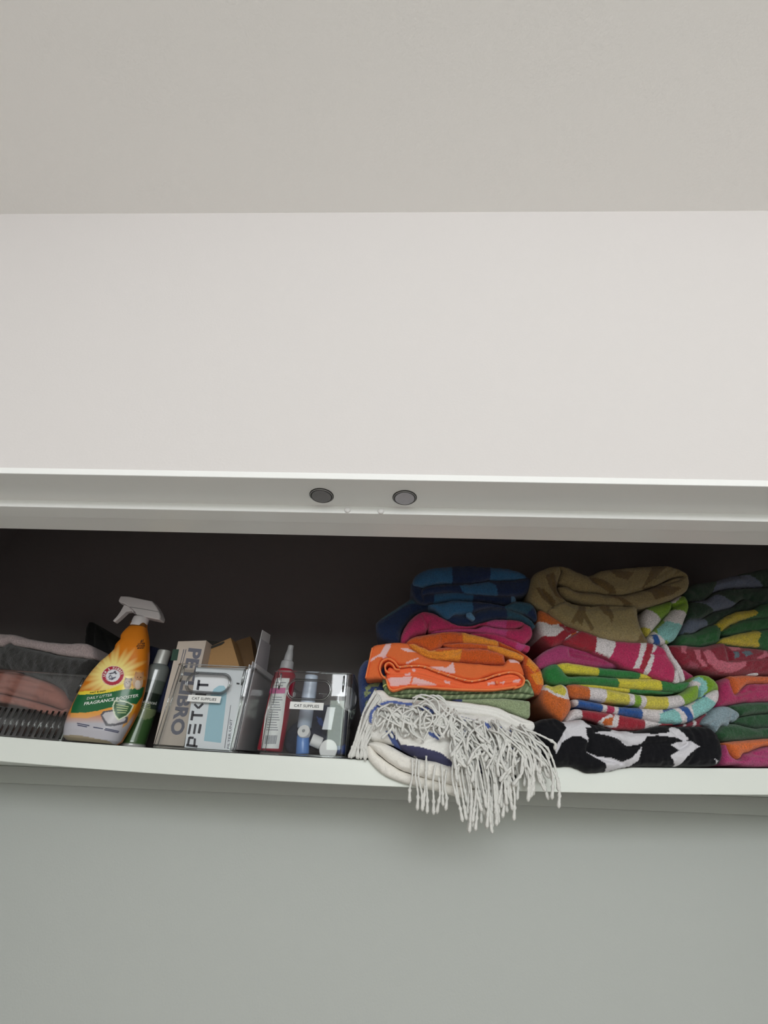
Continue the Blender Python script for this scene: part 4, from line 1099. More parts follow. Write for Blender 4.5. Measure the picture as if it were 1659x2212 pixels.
tl, Wl = side(Lw); tr_, Wr = side(Rw)
tt = np.linspace(0, 1, NZ)
XL = np.interp(tt, tl, Wl[:, 0]); ZL = np.interp(tt, tl, Wl[:, 2])
XR = np.interp(tt, tr_, Wr[:, 0]); ZR = np.interp(tt, tr_, Wr[:, 2])
ker = np.hanning(9); ker /= ker.sum()
for arr in (XL, XR):
    pad = np.pad(arr, 4, mode='edge'); arr[:] = np.convolve(pad, ker, 'valid')
HD = np.interp(tt, [0, 0.02, 0.08, 0.5, 0.75, 0.93, 0.96, 1.0], [0.024, 0.03, 0.034, 0.033, 0.026, 0.017, 0.0145, 0.0145])
th = np.concatenate([np.linspace(math.pi, 2 * math.pi, NU, endpoint=False), np.linspace(0, math.pi, 30, endpoint=False)])
pw = 2 / 2.6
BV = []
for i in range(NZ):
    c, s = np.cos(th), np.sin(th)
    ux = np.sign(c) * np.abs(c) ** pw; uy = np.sign(s) * np.abs(s) ** pw
    f = (ux + 1) / 2
    shrink = 1.0 if i > 5 else 0.90 + 0.02 * i
    xm = (XL[i] + XR[i]) / 2; hw = (XR[i] - XL[i]) / 2 * shrink
    X = xm + hw * ux
    Zc = ZL[i] + (ZR[i] - ZL[i]) * np.clip(f, 0, 1)
    BV.append(np.stack([X, DB + HD[i] * uy, Zc], axis=1))
BV = np.array(BV)
NT = len(th)
BF = []
for i in range(NZ - 1):
    for k in range(NT):
        k2 = (k + 1) % NT
        BF.append((i * NT + k, i * NT + k2, (i + 1) * NT + k2, (i + 1) * NT + k))
BF.append(tuple(range(NT))[::-1]); BF.append(tuple((NZ - 1) * NT + k for k in range(NT)))
flat = BV.reshape(-1, 3)


def proj_many(P):
    c = M.T @ P.T
    return CX + F * c[0] / -c[2], CY - F * c[1] / -c[2]


bpx, bpy_ = proj_many(flat)
z6x = (bpx - 130) * 7.5409; z6y = (bpy_ - 1420) * 7.5409
ORG = (214, 124, 30)
BC = np.tile(lin(ORG), (len(flat), 1)).astype(float)


def paint(mask, col, a=1.0):
    BC[mask] = BC[mask] * (1 - np.asarray(a)[..., None] if np.ndim(a) else (1 - a)) + lin(col) * (np.asarray(a)[..., None] if np.ndim(a) else a)


def poly6(p):
    return inside(np.array(p, float), z6x, z6y)


front = np.ones(len(flat), bool)
# sunburst
rr = np.hypot((z6x - 860) / 1.08, (z6y - 298)); an = np.arctan2(z6y - 298, z6x - 860)
ray_ = 0.5 + 0.5 * np.sin(an * 19) * np.sin(an * 7 + 1)
gl = np.clip(1.25 - (rr - 150) / (150 + 210 * ray_), 0, 1)
m = rr < 620
paint(m, (244, 226, 140), np.clip(gl[m], 0, 1) * 0.95)
paint(poly6([(300, 560), (420, 546), (640, 545), (800, 520), (1040, 425), (1060, 520), (760, 577), (520, 604), (280, 608)]), (238, 214, 66))
# lower label: orange fading to pale lilac white (print)
low = z6y > 880 - 0.08 * (z6x - 300)
f = np.clip((z6y - 900) / 180, 0, 1)
paint(low, (186, 184, 192), f[low])
paint(poly6([(180, 904), (430, 900), (620, 868), (860, 800), (1220, 742), (1230, 780), (880, 850), (660, 930), (450, 990), (160, 980)]), (236, 170, 80), 0.7)
paint(poly6([(1180, 800), (1260, 740), (1200, 900), (1100, 1080), (1010, 1150), (1030, 1060), (1120, 960)]), (226, 160, 50), 0.8)
# green band
paint(poly6([(280, 606), (520, 603), (760, 578), (1040, 520), (1130, 512), (1180, 520), (1230, 490), (1290, 500), (1400, 470), (1330, 640), (1240, 770), (1190, 752), (860, 806), (600, 872), (400, 902), (170, 902), (200, 780)]), (28, 100, 58))
# kittens: grey one and ginger one
for cx_, cy_, ax, ay, col in ((1095, 430, 62, 95, (150, 132, 118)), (1105, 395, 58, 55, (170, 152, 136)), (1265, 400, 85, 125, (206, 176, 148)), (1285, 310, 75, 70, (200, 152, 110)), (1265, 440, 45, 70, (226, 210, 196)), (1100, 440, 30, 40, (190, 176, 166))):
    paint((((z6x - cx_) / ax) ** 2 + ((z6y - cy_) / ay) ** 2) < 1, col)
for tri in ([(1052, 375), (1062, 325), (1100, 350)], [(1130, 350), (1178, 330), (1172, 390)]):
    paint(poly6(tri), (120, 104, 92))
for tri in ([(1212, 285), (1232, 228), (1270, 255)], [(1310, 255), (1362, 232), (1362, 300)]):
    paint(poly6(tri), (186, 134, 96))
for cx_, cy_, r_, col in ((1075, 405, 9, (40, 36, 36)), (1125, 400, 9, (40, 36, 36)), (1262, 325, 9, (60, 44, 36)), (1312, 325, 9, (60, 44, 36)), (1288, 352, 7, (150, 90, 84)), (1098, 425, 6, (90, 70, 66))):
    paint(np.hypot(z6x - cx_, z6y - cy_) < r_, col)
paint(poly6([(1020, 522), (1170, 512), (1170, 540), (1020, 545)]), (28, 100, 58))
# litter tray, paw and shield
paint(poly6([(655, 935), (700, 880), (850, 850), (1000, 880), (1110, 985), (1090, 1060), (1000, 1095), (860, 1122), (745, 1118), (700, 1040)]), (92, 90, 98))
paint(poly6([(690, 945), (720, 900), (850, 880), (1000, 920), (1070, 1000), (1050, 1040), (900, 1080), (780, 1078), (735, 1020)]), (196, 192, 196))
shield = [(880, 705), (960, 702), (1050, 708), (1130, 735), (1200, 780), (1160, 880), (1090, 960), (950, 1032), (890, 960), (858, 870), (850, 790)]
paint(poly6(shield), (214, 222, 196))
cs = np.array(shield, float); cs = cs.mean(0) + (cs - cs.mean(0)) * 0.86
paint(poly6(cs), (44, 92, 50))
# logo roundel
ca, sa = math.cos(-0.30), math.sin(-0.30)
ex = ((z6x - 858) * ca + (z6y - 298) * sa) / 188; ey = (-(z6x - 858) * sa + (z6y - 298) * ca) / 160
er = np.hypot(ex, ey)
paint(er < 1.0, (232, 214, 196)); paint(er < 0.95, (176, 44, 66)); paint(er < 0.62, (226, 226, 232))
# the arm and hammer drawn inside
def stroke(pts, w, col):
    d_ = dist_poly(np.array(pts, float), z6x, z6y, closed=False)
    paint(d_ < w, col)
stroke([(800, 268), (880, 250)], 8, (60, 60, 78)); stroke([(890, 232), (908, 262)], 14, (60, 60, 78))
stroke([(812, 275), (800, 340), (840, 362)], 7, (70, 70, 88)); stroke([(835, 300), (840, 345), (900, 322)], 9, (90, 92, 110)); stroke([(795, 355), (850, 362), (885, 345)], 6, (70, 70, 88))
# bare tinted plastic at the foot
paint(z6y > 1265 + np.clip((z6x - 300) / 600, 0, 1) * 120 + np.clip((z6x - 800) / 100, 0, 1) * 60, (150, 138, 116))
paint(tt.repeat(NT) > 0.955, (122, 78, 36))
# the back carries plain orange
paint((th[np.tile(np.arange(NT), NZ)] < math.pi) & (th[np.tile(np.arange(NT), NZ)] > 0), ORG)
PB = print_mat('bottle_print', rough=0.32, spec=0.4, coat=0.15)
V = flat.copy(); V[:, 2] += CZ
body = pydata('bottle_body', V - BL, BF, PB, bottle, cols=BC)


def bsurf(x, z):
    """front surface of the bottle"""
    x = np.asarray(x, float); z = np.asarray(z, float)
    t = np.clip((z - (ZL[0] + ZR[0]) / 2) / ((ZL[-1] + ZR[-1]) / 2 - (ZL[0] + ZR[0]) / 2), 0, 1)
    xl = np.interp(t, tt, XL); xr = np.interp(t, tt, XR); hd = np.interp(t, tt, HD)
    u = (x - (xl + xr) / 2) / ((xr - xl) / 2)
    return np.where(np.abs(u) < 1, DB - hd * np.maximum(0, 1 - np.minimum(np.abs(u), 1) ** 2.6) ** (1 / 2.6), 9.0)


inv = Matrix.Translation(-Vector(BL))
lettering('band_lettering', 'FRAGRANCE BOOSTER', 'L6', (385, 782), (1275, 642), (14, -52), bsurf, ink_white, body, weight=0.02, inv=inv)
lettering('band_lettering', 'DAILY LITTER', 'L6', (432, 690), (842, 630), (12, -44), bsurf, ink_white, body, inv=inv)
lettering('band_lettering', 'FAST & EASY', 'L6', (482, 590), (742, 556), (8, -26), bsurf, ink, body, weight=0.02, inv=inv)
for k, (s_, a, b, h) in enumerate((('#1', (1128, 745), (1170, 738), 42), ('LITTER', (1088, 780), (1196, 772), 26), ('DEODORIZER', (1068, 812), (1196, 806), 26), ('BRAND', (1080, 842), (1182, 836), 24))):
    ox, oy, sc = CROP['L5']
    lettering('neck_lettering', s_, 'L5', a, b, (6, -h), bsurf, ink, body, weight=0.025, inv=inv)
for k, (a, b) in enumerate((((275, 1065), (480, 1105)), ((282, 1095), (440, 1125)), ((540, 1130), (700, 1155)), ((720, 1170), (955, 1220)), ((735, 1150), (965, 1200)))):
    dv = np.array(b, float) - a
    poly_decal('small_print', 'L6', [a, b, (b[0] - 2, b[1] + 16), (a[0] - 2, a[1] + 16)], bsurf, ink_blue, body, inv=inv, g=2)
for k in range(4):
    poly_decal('shield_lettering', 'L6', [(912 + k * 6, 762 + k * 44), (1120 - k * 14, 800 + k * 32), (1120 - k * 14, 814 + k * 32), (912 + k * 6, 776 + k * 44)], bsurf, ink_pale, body, inv=inv, g=2)
# ring lettering, letter by letter round the roundel
word = 'ARM & HAMMER'
for k, ch in enumerate(word):
    if ch == ' ':
        continue
    a = math.radians(196 + (k / (len(word) - 1)) * 172)
    def ell(r, a):
        x = r * math.cos(a) * 188; y = r * math.sin(a) * 160
        return (858 + x * ca - y * sa, 298 + x * sa + y * ca)
    q0 = ell(0.67, a - 0.10); q1 = ell(0.67, a + 0.10); q2 = ell(0.90, a)
    lettering('roundel_lettering', ch, 'L6', q0, q1, (q2[0] - (q0[0] + q1[0]) / 2, q2[1] - (q0[1] + q1[1]) / 2), bsurf, ink_white, body, weight=0.02, inv=inv)
# trigger head
cA = at(*unz('L5', [(1095, 505)])[0], DB); cB = at(*unz('L5', [(1148, 380)])[0], DB)
V, Fc = lathe([(0.0005, -0.001), (0.0166, -0.001), (0.0170, 0.001), (0.0166, 0.017), (0.0158, 0.0195), (0.0005, 0.0195)], 48, Z(cA), Z(cB))
# collar ribs
V = np.array(V)
pydata('collar', V - BL, Fc, m_white_plastic, bottle, sm=False)
for k, (nm, pts, h) in enumerate((('spray_head', [(838, 158), (872, 80), (1000, 86), (1180, 122), (1345, 156), (1400, 230), (1440, 300), (1466, 380), (1450, 436), (1290, 402), (1240, 392), (1100, 356), (1092, 322), (1040, 270), (970, 222), (915, 188), (880, 182)], 0.0125),
                                  ('nozzle', [(830, 150), (868, 76), (935, 80), (902, 190), (846, 172)], 0.0085),
                                  ('trigger', [(905, 196), (965, 216), (1028, 262), (1048, 290), (1040, 322), (1020, 292), (940, 298), (884, 352), (830, 402), (762, 456), (738, 434), (800, 368), (850, 296)], 0.0065))):
    o = prism(nm, 'L5', pts, DB - h, DB + h, m_white_plastic, None, bevel=0.0028 if k != 2 else 0.002)
    o.parent = bottle; o.data.transform(inv)
m_seam = mat('head_seam', rgb(150, 146, 150), 0.6)
o = prism('head_seam', 'L5', [(970, 212), (1200, 248), (1430, 292), (1432, 300), (1200, 258), (972, 222)], DB - 0.0128, DB - 0.011, m_seam, None, bevel=0)
o.parent = bottle; o.data.transform(inv)

# ------------------------------------------------------------------ green spray can
DC = 0.942
c0 = at(287, 1606, DC); c1 = at(356, 1406, DC)
c0[2] = shelf_top(c0[0], DC) + 0.0008
can = thing('spray_can', 'slim green and silver spray can with brushed cap between the orange bottle and the bin', 'spray can', Z(c0))
CL = np.array(can.location)
ax = c1 - c0; Lc = np.linalg.norm(ax)
prof = [(0.0005, 0.0), (0.0245, 0.0), (0.0252, 0.004), (0.0245, 0.007), (0.0240, 0.009)] + [(0.0240, h) for h in np.linspace(0.011, Lc * 0.77, 60)] + [(0.0225, Lc * 0.80), (0.0195, Lc * 0.825), (0.0165, Lc * 0.838)]
V, Fc = lathe(prof, 64, Z(c0), Z(c1))
V = np.array(V)
Pe = V.copy(); Pe[:, 2] -= CZ
px_, py_ = proj_many(Pe)
hrel = np.array([h for r_, h in prof for _ in range(64)]) / Lc
ang = np.tile(np.linspace(0, 2 * math.pi, 64, endpoint=False), len(prof))
C = np.tile(lin((58, 92, 50)), (len(V), 1))
C[hrel > 0.30 + 0.04 * np.sin(ang * 2)] = lin((120, 134, 96))
C[hrel > 0.36] = lin((46, 60, 50)); C[hrel > 0.44] = lin((28, 42, 34)); C[hrel > 0.52] = lin((88, 98, 90)); C[hrel > 0.66] = lin((120, 126, 124)); C[hrel < 0.035] = lin((176, 176, 176))
m_can = print_mat('can_print', rough=0.25, spec=0.6, coat=0.5)
cb = pydata('can_body', V - CL, Fc, m_can, can, cols=C)
u_ = ax / Lc
capA = c0 + u_ * Lc * 0.838; capB = c1
V, Fc = lathe([(0.0005, 0.0), (0.0150, 0.0), (0.0152, 0.002), (0.0142, Lc * 0.155), (0.0134, Lc * 0.162), (0.0005, Lc * 0.163)], 48, Z(capA), Z(capB))
pydata('cap', np.array(V) - CL, Fc, mat('brushed_silver_cap', rgb(188, 188, 184), 0.4, metal=0.3, spec=0.6), can, sm=False)
inv = Matrix.Translation(-Vector(CL))
def csurf(x, z):
    q = x - (c0[0] + ax[0] * (z - c0[2]) / ax[2])
    return np.where(np.abs(q) < 0.0242, DC - np.sqrt(np.maximum(0, 0.0242 ** 2 - q ** 2)), 9.0)


lettering('can_lettering', 'Advanced', 'L1', (1262, 1150), (1400, 1172), (6, -30), csurf, ink_white, cb, inv=inv)
for k in range(4):
    poly_decal('small_print', 'L1', [(1262 + 5 * k, 1195 - 14 * k + 0), (1350, 1208 - 14 * k), (1350, 1213 - 14 * k), (1262 + 5 * k, 1200 - 14 * k)], csurf, ink_pale, cb, inv=inv, g=2)

# ------------------------------------------------------------------ clear bins
m_clear = clear_mat('clear_plastic', (0.96, 0.97, 0.972, 1), 0.02, 1.42)
m_rim = mat('clear_plastic_edge', (0.93, 0.95, 0.95, 1), 0.04)
m_rim.node_tree.nodes['Principled BSDF'].inputs['Transmission Weight'].default_value = 1.0
m_rim.node_tree.nodes['Principled BSDF'].inputs['IOR'].default_value = 1.5


m_edge = clear_mat('clear_plastic_thick_edge', (0.50, 0.51, 0.52, 1), 0.06, 2.3)


def rrect(w, d, r, n=6):
    P = []
    for cx_, cy_, a0 in ((w - r, d - r, 0), (r, d - r, 90), (r, r, 180), (w - r, r, 270)):
        for k in range(n + 1):
            a = math.radians(a0 + 90 * k / n)
            P.append((cx_ + r * math.cos(a), cy_ + r * math.sin(a)))
    return P


def clear_bin(label, x0, x1, depth, height, slot, dfront=0.853, ribs=False, lab=None, z0=None):
    """open-topped clear bin standing on the shelf; slot: (x0,x1,z0,z1) of the hand hole relative to the front bottom left corner"""
    w = x1 - x0; xc = (x0 + x1) / 2
    zf, zk = shelf_top(xc, dfront), shelf_top(xc, dfront + depth)
    root = thing('storage_bin', label, 'storage bin', (x0, dfront, CZ + (z0 if z0 is not None else shelf_top(x0, dfront)) + 0.001))
    sl = (shelf_top(x1, dfront) - shelf_top(x0, dfront)) / w
    root.rotation_euler = (math.atan2(zk - zf, depth), -math.atan(sl), 0)
    th_ = 0.0026
    o_ = rrect(w, depth, 0.014); n = len(o_)
    i_ = [(th_ + (p[0]) * (w - 2 * th_) / w, th_ + p[1] * (depth - 2 * th_) / depth) for p in o_]
    # body: floor and walls, with the front wall's flat part left to the front panel
    fx0, fx1 = 0.014, w - 0.014
    bm = bmesh.new()
    def loop(P, z):
        return [bm.verts.new((p[0], p[1], z)) for p in P]
    ob, ot, ib, it = loop(o_, 0.0), loop(o_, height), loop(i_, th_), loop(i_, height)
    for k in range(n):
        j = (k + 1) % n
        flatfront = o_[k][1] < 1e-6 and o_[j][1] < 1e-6
        if flatfront:
            continue
        bm.faces.new((ob[k], ob[j], ot[j], ot[k])); bm.faces.new((ib[k], it[k], it[j], ib[j])); bm.faces.new((ot[k], ot[j], it[j], it[k]))
    bm.faces.new(ob[::-1]); bm.faces.new(ib)
    from_bm('bin_body', bm, m_clear, root, sm=False)
    # rounded top edge
    V, Fc = tube([(p[0], p[1], height) for p in o_ + o_[:1]], 0.0017, 6, cap=False)
    pydata('rim', V, Fc, m_rim, root)
    V, Fc = tube([(p[0], p[1] + 0.001, 0.0015) for p in o_ + o_[:1]], 0.0015, 6, cap=False)
    pydata('foot_edge', V, Fc, m_rim, root)
    # front panel with hand hole
    bm = bmesh.new()
    outer = [(fx0, 0.0), (fx1, 0.0), (fx1, height), (fx0, height)]
    hole = []
    if slot:
        a, b, c, d_ = slot; r = (d_ - c) / 2; zc = (c + d_) / 2
        for k in range(13):
            t_ = math.pi / 2 + math.pi * k / 12; hole.append((a + r + r * math.cos(t_), zc + r * math.sin(t_)))
        for k in range(13):
            t_ = -math.pi / 2 + math.pi * k / 12; hole.append((b - r + r * math.cos(t_), zc + r * math.sin(t_)))
    es = []
    for P in (outer, hole):
        if not P:
            continue
        vs = [bm.verts.new((p[0], 0.0, p[1])) for p in P]
        es += [bm.edges.new((vs[k], vs[(k + 1) % len(vs)])) for k in range(len(vs))]
    bmesh.ops.triangle_fill(bm, use_beauty=True, use_dissolve=False, edges=es)
    r_ = bmesh.ops.extrude_face_region(bm, geom=bm.faces[:])
    bmesh.ops.translate(bm, vec=(0, th_, 0), verts=[v for v in r_['geom'] if isinstance(v, bmesh.types.BMVert)])
    fp = from_bm('front_panel', bm, m_clear, root, sm=False)
    if slot:
        V, Fc = tube([(p[0], 0.0005, p[1]) for p in hole + hole[:2]], 0.0019, 10, cap=False)
        pydata('handle_rim', V, Fc, m_edge, fp)
        big = [((p[0] - (slot[0] + slot[1]) / 2) * 1.07 + (slot[0] + slot[1]) / 2, (p[1] - (slot[2] + slot[3]) / 2) * 1.16 + (slot[2] + slot[3]) / 2) for p in hole]
        V, Fc = tube([(p[0], -0.0002, p[1]) for p in big + big[:2]], 0.0009, 10, cap=False)
        pydata('handle_rim', V, Fc, m_edge, fp)
    # stacking nubs at the top corners
    for sx in (0.018, w - 0.018):
        V, Fc = tube([(sx, -0.0006, height - 0.004), (sx, -0.0012, height - 0.02), (sx, -0.0006, height - 0.034)], [0.0016, 0.0024, 0.0012], 8)
        pydata('corner_rib', V, Fc, m_rim, root)
    for sx, sy in ((0.0035, 0.0042), (w - 0.0035, 0.0042), (0.012, 0.0004), (w - 0.012, 0.0004)):
        V, Fc = tube([(sx, sy, 0.003), (sx, sy, height * 0.5), (sx, sy, height)], 0.0009, 8)
        pydata('corner_edge', V, Fc, m_edge, root)
    if ribs:
        for k in range(int(w / 0.0125)):
            xk = 0.012 + k * 0.0125
            V, Fc = tube([(xk, -0.0008, 0.004), (xk, -0.0014, 0.025), (xk, -0.0008, 0.052)], 0.0019, 8)
            pydata('rib', V, Fc, m_rim, fp)
    if lab:
        a, b, c, d_ = lab
        l_ = box('label_sticker', a, b, -0.0008, -0.0003, c, d_, m_paper, fp)
        V2, F2 = text2d('CAT SUPPLIES', 0.012, 1.08)
        hh = (d_ - c) * 0.40
        X = a + (b - a) * (0.13 + 0.74 * V2[:, 0]); Zt = (c + d_) / 2 - hh / 2 + V2[:, 1] * hh
        pydata('label_lettering', np.stack([X, np.full(len(X), -0.00105), Zt], 1), F2, ink, l_, sm=False)
    return root


def rel(root_x0, root_z, p):
    return p[0] - root_x0, p[2] - root_z


def px_rect(x0, zb_, a, b, d_=0.853):
    A = at(a[0], a[1], d_); B = at(b[0], b[1], d_)
    return (min(A[0], B[0]) - x0, max(A[0], B[0]) - x0, min(A[2], B[2]) - zb_, max(A[2], B[2]) - zb_)


b1x0, b1x1 = at(326, 1611, 0.853)[0], at(510, 1626, 0.853)[0]
b2x0, b2x1 = at(557, 1631, 0.853)[0], at(749, 1640, 0.853)[0]
z1_, z2_ = shelf_top(b1x0, 0.853), shelf_top(b2x0, 0.853)
def mid_rect(x0, zb_, c, wpx, hpx, d_=0.853):
    C_ = at(c[0], c[1], d_); Wx = at(c[0] + wpx, c[1], d_)[0] - C_[0]; Hz = C_[2] - at(c[0], c[1] + hpx, d_)[2]
    return (C_[0] - x0 - Wx / 2, C_[0] - x0 + Wx / 2, C_[2] - zb_ - Hz / 2, C_[2] - zb_ + Hz / 2)
bin1 = clear_bin('clear plastic bin labelled CAT SUPPLIES packed with boxes and white papers', b1x0, b1x1, 0.27, 0.147,
                 mid_rect(b1x0, z1_ - 0.003, (448, 1479), 92, 40), lab=mid_rect(b1x0, z1_ - 0.002, (440, 1512), 72, 14.5))
bin2 = clear_bin('clear plastic bin labelled CAT SUPPLIES holding a red bottle and white caps', b2x0, b2x1, 0.27, 0.143,
                 mid_rect(b2x0, z2_ - 0.001, (667, 1492), 92, 40), lab=mid_rect(b2x0, z2_ - 0.001, (662, 1527), 73, 16))

# ------------------------------------------------------------------ things in the first bin
def lying_quad_box(name, label, cat, crop, quad, d0, d1, material, bevel=0.0008, group=None, lift=0.0):
    """carton whose front face is the traced quadrilateral at depth d0 and whose back is at d1"""
    P = unz(crop, quad)
    W = at_many(P[:, 0], P[:, 1], d0)
    bm = bmesh.new()
    a = [bm.verts.new((w[0], d0, w[2] + CZ)) for w in W]
    b = [bm.verts.new((w[0], d1, w[2] + CZ + lift)) for w in W]
    n = len(a)
    bm.faces.new(a); bm.faces.new(b[::-1])
    for i in range(n):
        j = (i + 1) % n
        bm.faces.new((a[i], b[i], b[j], a[j]))
    o = from_bm(name, bm, material, None, bevel=bevel)
    if label:
        lo = np.min([v.co for v in o.data.vertices], axis=0)
        o.data.transform(Matrix.Translation(-Vector(lo))); o.location = lo
        tag(o, label, cat, group)
    return o


def inv_of(o):
    return Matrix.Translation(-Vector(o.location))


m_beige = mat('beige_card', rgb(196, 182, 170), 0.7, vary=0.06, vscale=60)
m_wcard = mat('white_card', rgb(232, 234, 238), 0.5)
m_kraft = mat('kraft_cardboard', rgb(178, 138, 92), 0.85, vary=0.15, vscale=200)
m_kraftd = mat('kraft_dark_cardboard', rgb(122, 92, 62), 0.85, vary=0.2, vscale=200)
m_dark = mat('dark_carton', rgb(52, 48, 44), 0.7)
m_blue = mat('pale_blue_print', rgb(164, 202, 216), 0.5)

bxL = lying_quad_box('carton', 'beige carton with grey PETLIBRO lettering standing in the bin of boxes', 'box', 'L3', [(118, 1480), (480, 1505), (752, 238), (412, 250)], 0.882, 0.96, m_beige)
iv = inv_of(bxL)
word = 'PETLIBRO'
# lettering runs down the face, turned a quarter clockwise
lettering('carton_lettering', 'PETLIBRO', 'L3', (548, 330), (318, 1362), (150, 14), 0.882, ink_grey, bxL, weight=0.04, spacing=1.0, inv=iv)
poly_decal('carton_corner_print', 'L3', [(352, 345), (425, 345), (400, 480), (322, 480)], 0.882, mat('dark_green_print', rgb(34, 66, 52), 0.5), bxL, inv=iv)
for k in range(2):
    poly_decal('small_print', 'L3', [(478 + 26 * k, 345), (488 + 26 * k, 345), (442 + 26 * k, 520), (434 + 26 * k, 520)], 0.882, ink_grey, bxL, inv=iv, g=2)

bxK = lying_quad_box('carton', 'flat white carton with black PETKIT lettering and pale blue print, foremost in its bin', 'box', 'L3', [(486, 1520), (1046, 1562), (1212, 572), (628, 556)], 0.862, 0.879, m_wcard)
iv = inv_of(bxK)
m_letter = mat('petkit_black', rgb(58, 58, 66), 0.5)
def bars(polys):
    for p in polys:
        poly_decal('carton_lettering', 'L3', p, 0.862, m_letter, bxK, inv=iv, g=1.5)
def seg(a, b, w):
    a, b = np.array(a, float), np.array(b, float); t_ = (b - a) / np.linalg.norm(b - a); n_ = np.array([-t_[1], t_[0]]) * w / 2
    return [tuple(a + n_), tuple(b + n_), tuple(b - n_), tuple(a - n_)]
# letters read upwards: P E T < I T
bars([seg((510, 1490), (645, 1508), 30), seg((548, 1395), (530, 1490), 26), seg((545, 1400), (600, 1405), 28), seg((615, 1410), (605, 1505), 26)])
bars([seg((562, 1240), (538, 1360), 26), seg((622, 1238), (602, 1358), 26), seg((682, 1240), (660, 1352), 30)])
bars([seg((592, 1080), (572, 1195), 30), seg((585, 1132), (708, 1136), 30)])
bars([seg((655, 1050), (608, 1000), 26), seg((655, 1050), (712, 995), 26)])
bars([seg((620, 884), (750, 890), 30)])
bars([seg((664, 712), (645, 832), 30), seg((655, 770), (776, 774), 30)])
arch = [(722, 1440), (745, 1250), (775, 1050), (800, 900), (840, 820), (900, 780), (960, 780), (992, 830), (990, 920), (970, 1100), (945, 1300), (925, 1465)]
poly_decal('carton_print', 'L3', arch, 0.862, m_blue, bxK, inv=iv, g=2)
lettering('carton_lettering', 'FILTER UNIT', 'L3', (1025, 1535), (1062, 1180), (-30, -4), 0.862, ink_grey, bxK, weight=0.01, inv=iv)
poly_decal('small_print', 'L3', [(972, 1530), (1046, 1010), (1040, 1010), (964, 1530)], 0.862, ink_grey, bxK, inv=iv, g=2)
lettering('carton_lettering', '1', 'L3', (1146, 768), (1146, 748), (-36, -4), 0.862, ink, bxK, weight=0.02, inv=iv)

bk = lying_quad_box('carton', 'small brown cardboard box leaning at a tilt out of the bin, nearest of the two', 'box', 'L3', [(760, 640), (1172, 640), (1042, 205), (706, 352)], 0.915, 0.965, m_kraft, group='cardboard boxes in the bin')
box_flap = poly_decal('flap', 'L3', [(775, 345), (790, 318), (960, 250), (970, 262), (935, 290), (800, 340)], 0.9135, m_dark, bk, inv=inv_of(bk))
lying_quad_box('carton', 'small brown cardboard box in the bin, half hidden behind the tilted one', 'box', 'L3', [(1120, 640), (1352, 640), (1278, 190), (1100, 245)], 0.968, 1.01, m_kraftd, group='cardboard boxes in the bin')
lying_quad_box('carton', 'dark carton corner peeping out between the beige carton and the brown boxes', 'box', 'L3', [(700, 620), (900, 620), (968, 262), (752, 236)], 0.972, 1.02, m_dark)
# stack of papers along the right-hand side of the bin: cards seen edge on, reaching back
m_sheet = mat('paper_sheet', rgb(222, 220, 222), 0.7)
m_sheet2 = mat('paper_sheet_grey', rgb(186, 182, 188), 0.7)
xr0 = b1x1 - 0.0045
for k in range(7):
    xk = xr0 - 0.0022 * k
    top = (0.200, 0.252, 0.272, 0.196, 0.205, 0.192, 0.198)[k]
    bm = bmesh.new()
    zf = CZ + shelf_top(xk, 0.87) + 0.0055
    y0, y1 = 0.862 + 0.003 * (k % 3), (0.985 if k in (1, 2) else 1.06) + 0.01 * (k % 2)
    rise = 0.009
    lean = 0.012
    th_ = 0.0009 if k % 3 else 0.0013
    vs = []
    for (yy, zz) in ((y0, 0), (y1, rise), (y1 - (0.05 if k in (1, 2) else 0.004), top + rise - shelf_top(xk, .87)), (y0 + 0.004, top - shelf_top(xk, .87))):
        for s_ in (-th_ / 2, th_ / 2):
            vs.append(bm.verts.new((xk + s_ - lean * 0 + 0.003 * (zz / 0.15), yy, zf + zz)))
    q = vs
    bm.faces.new((q[0], q[2], q[4], q[6])); bm.faces.new((q[1], q[7], q[5], q[3]))
    for i in range(4):
        j = (i + 1) % 4
        bm.faces.new((q[2 * i], q[2 * i + 1], q[2 * j + 1], q[2 * j]))
    o = from_bm('paper_card', bm, m_sheet if k % 2 == 0 else m_sheet2)
    tag(o, {2: 'tallest pale sheet standing on edge, rising above the bin of boxes', 1: 'second tallest pale sheet standing on edge in the bin of boxes'}.get(k, 'short paper card on edge at the right side of the bin of boxes'), 'paper', 'paper cards in the bin')
# coiled white cable behind the flat carton
pts = []
for k in range(40):
    a = k / 39 * 2 * math.pi * 2.2
    pc = unz('L3', [(1105 + 42 * math.cos(a), 1230 + 80 * math.sin(a) - 18 * math.cos(a))])[0]
    p_ = at(pc[0], pc[1], 0.888 + 0.004 * math.sin(a) + 0.0006 * k)
    pts.append(Z(p_))
V, Fc = tube(pts, 0.0022, 8)
tag(pydata('cable', V, Fc, m_white_plastic), 'coiled white cable tucked beside the flat white carton', 'cable')
pc = at(*unz('L3', [(1150, 1130)])[0], 0.892); pd = at(*unz('L3', [(1178, 900)])[0], 0.892)
V, Fc = lathe([(0.0005, 0), (0.0085, 0), (0.009, 0.003), (0.009, 0.034), (0.007, 0.038), (0.0005, 0.038)], 32, Z(pc), Z(pd))
tag(pydata('cable_plug', V, Fc, m_white_plastic, sm=False), 'small white plug above the coiled cable in the bin', 'plug')

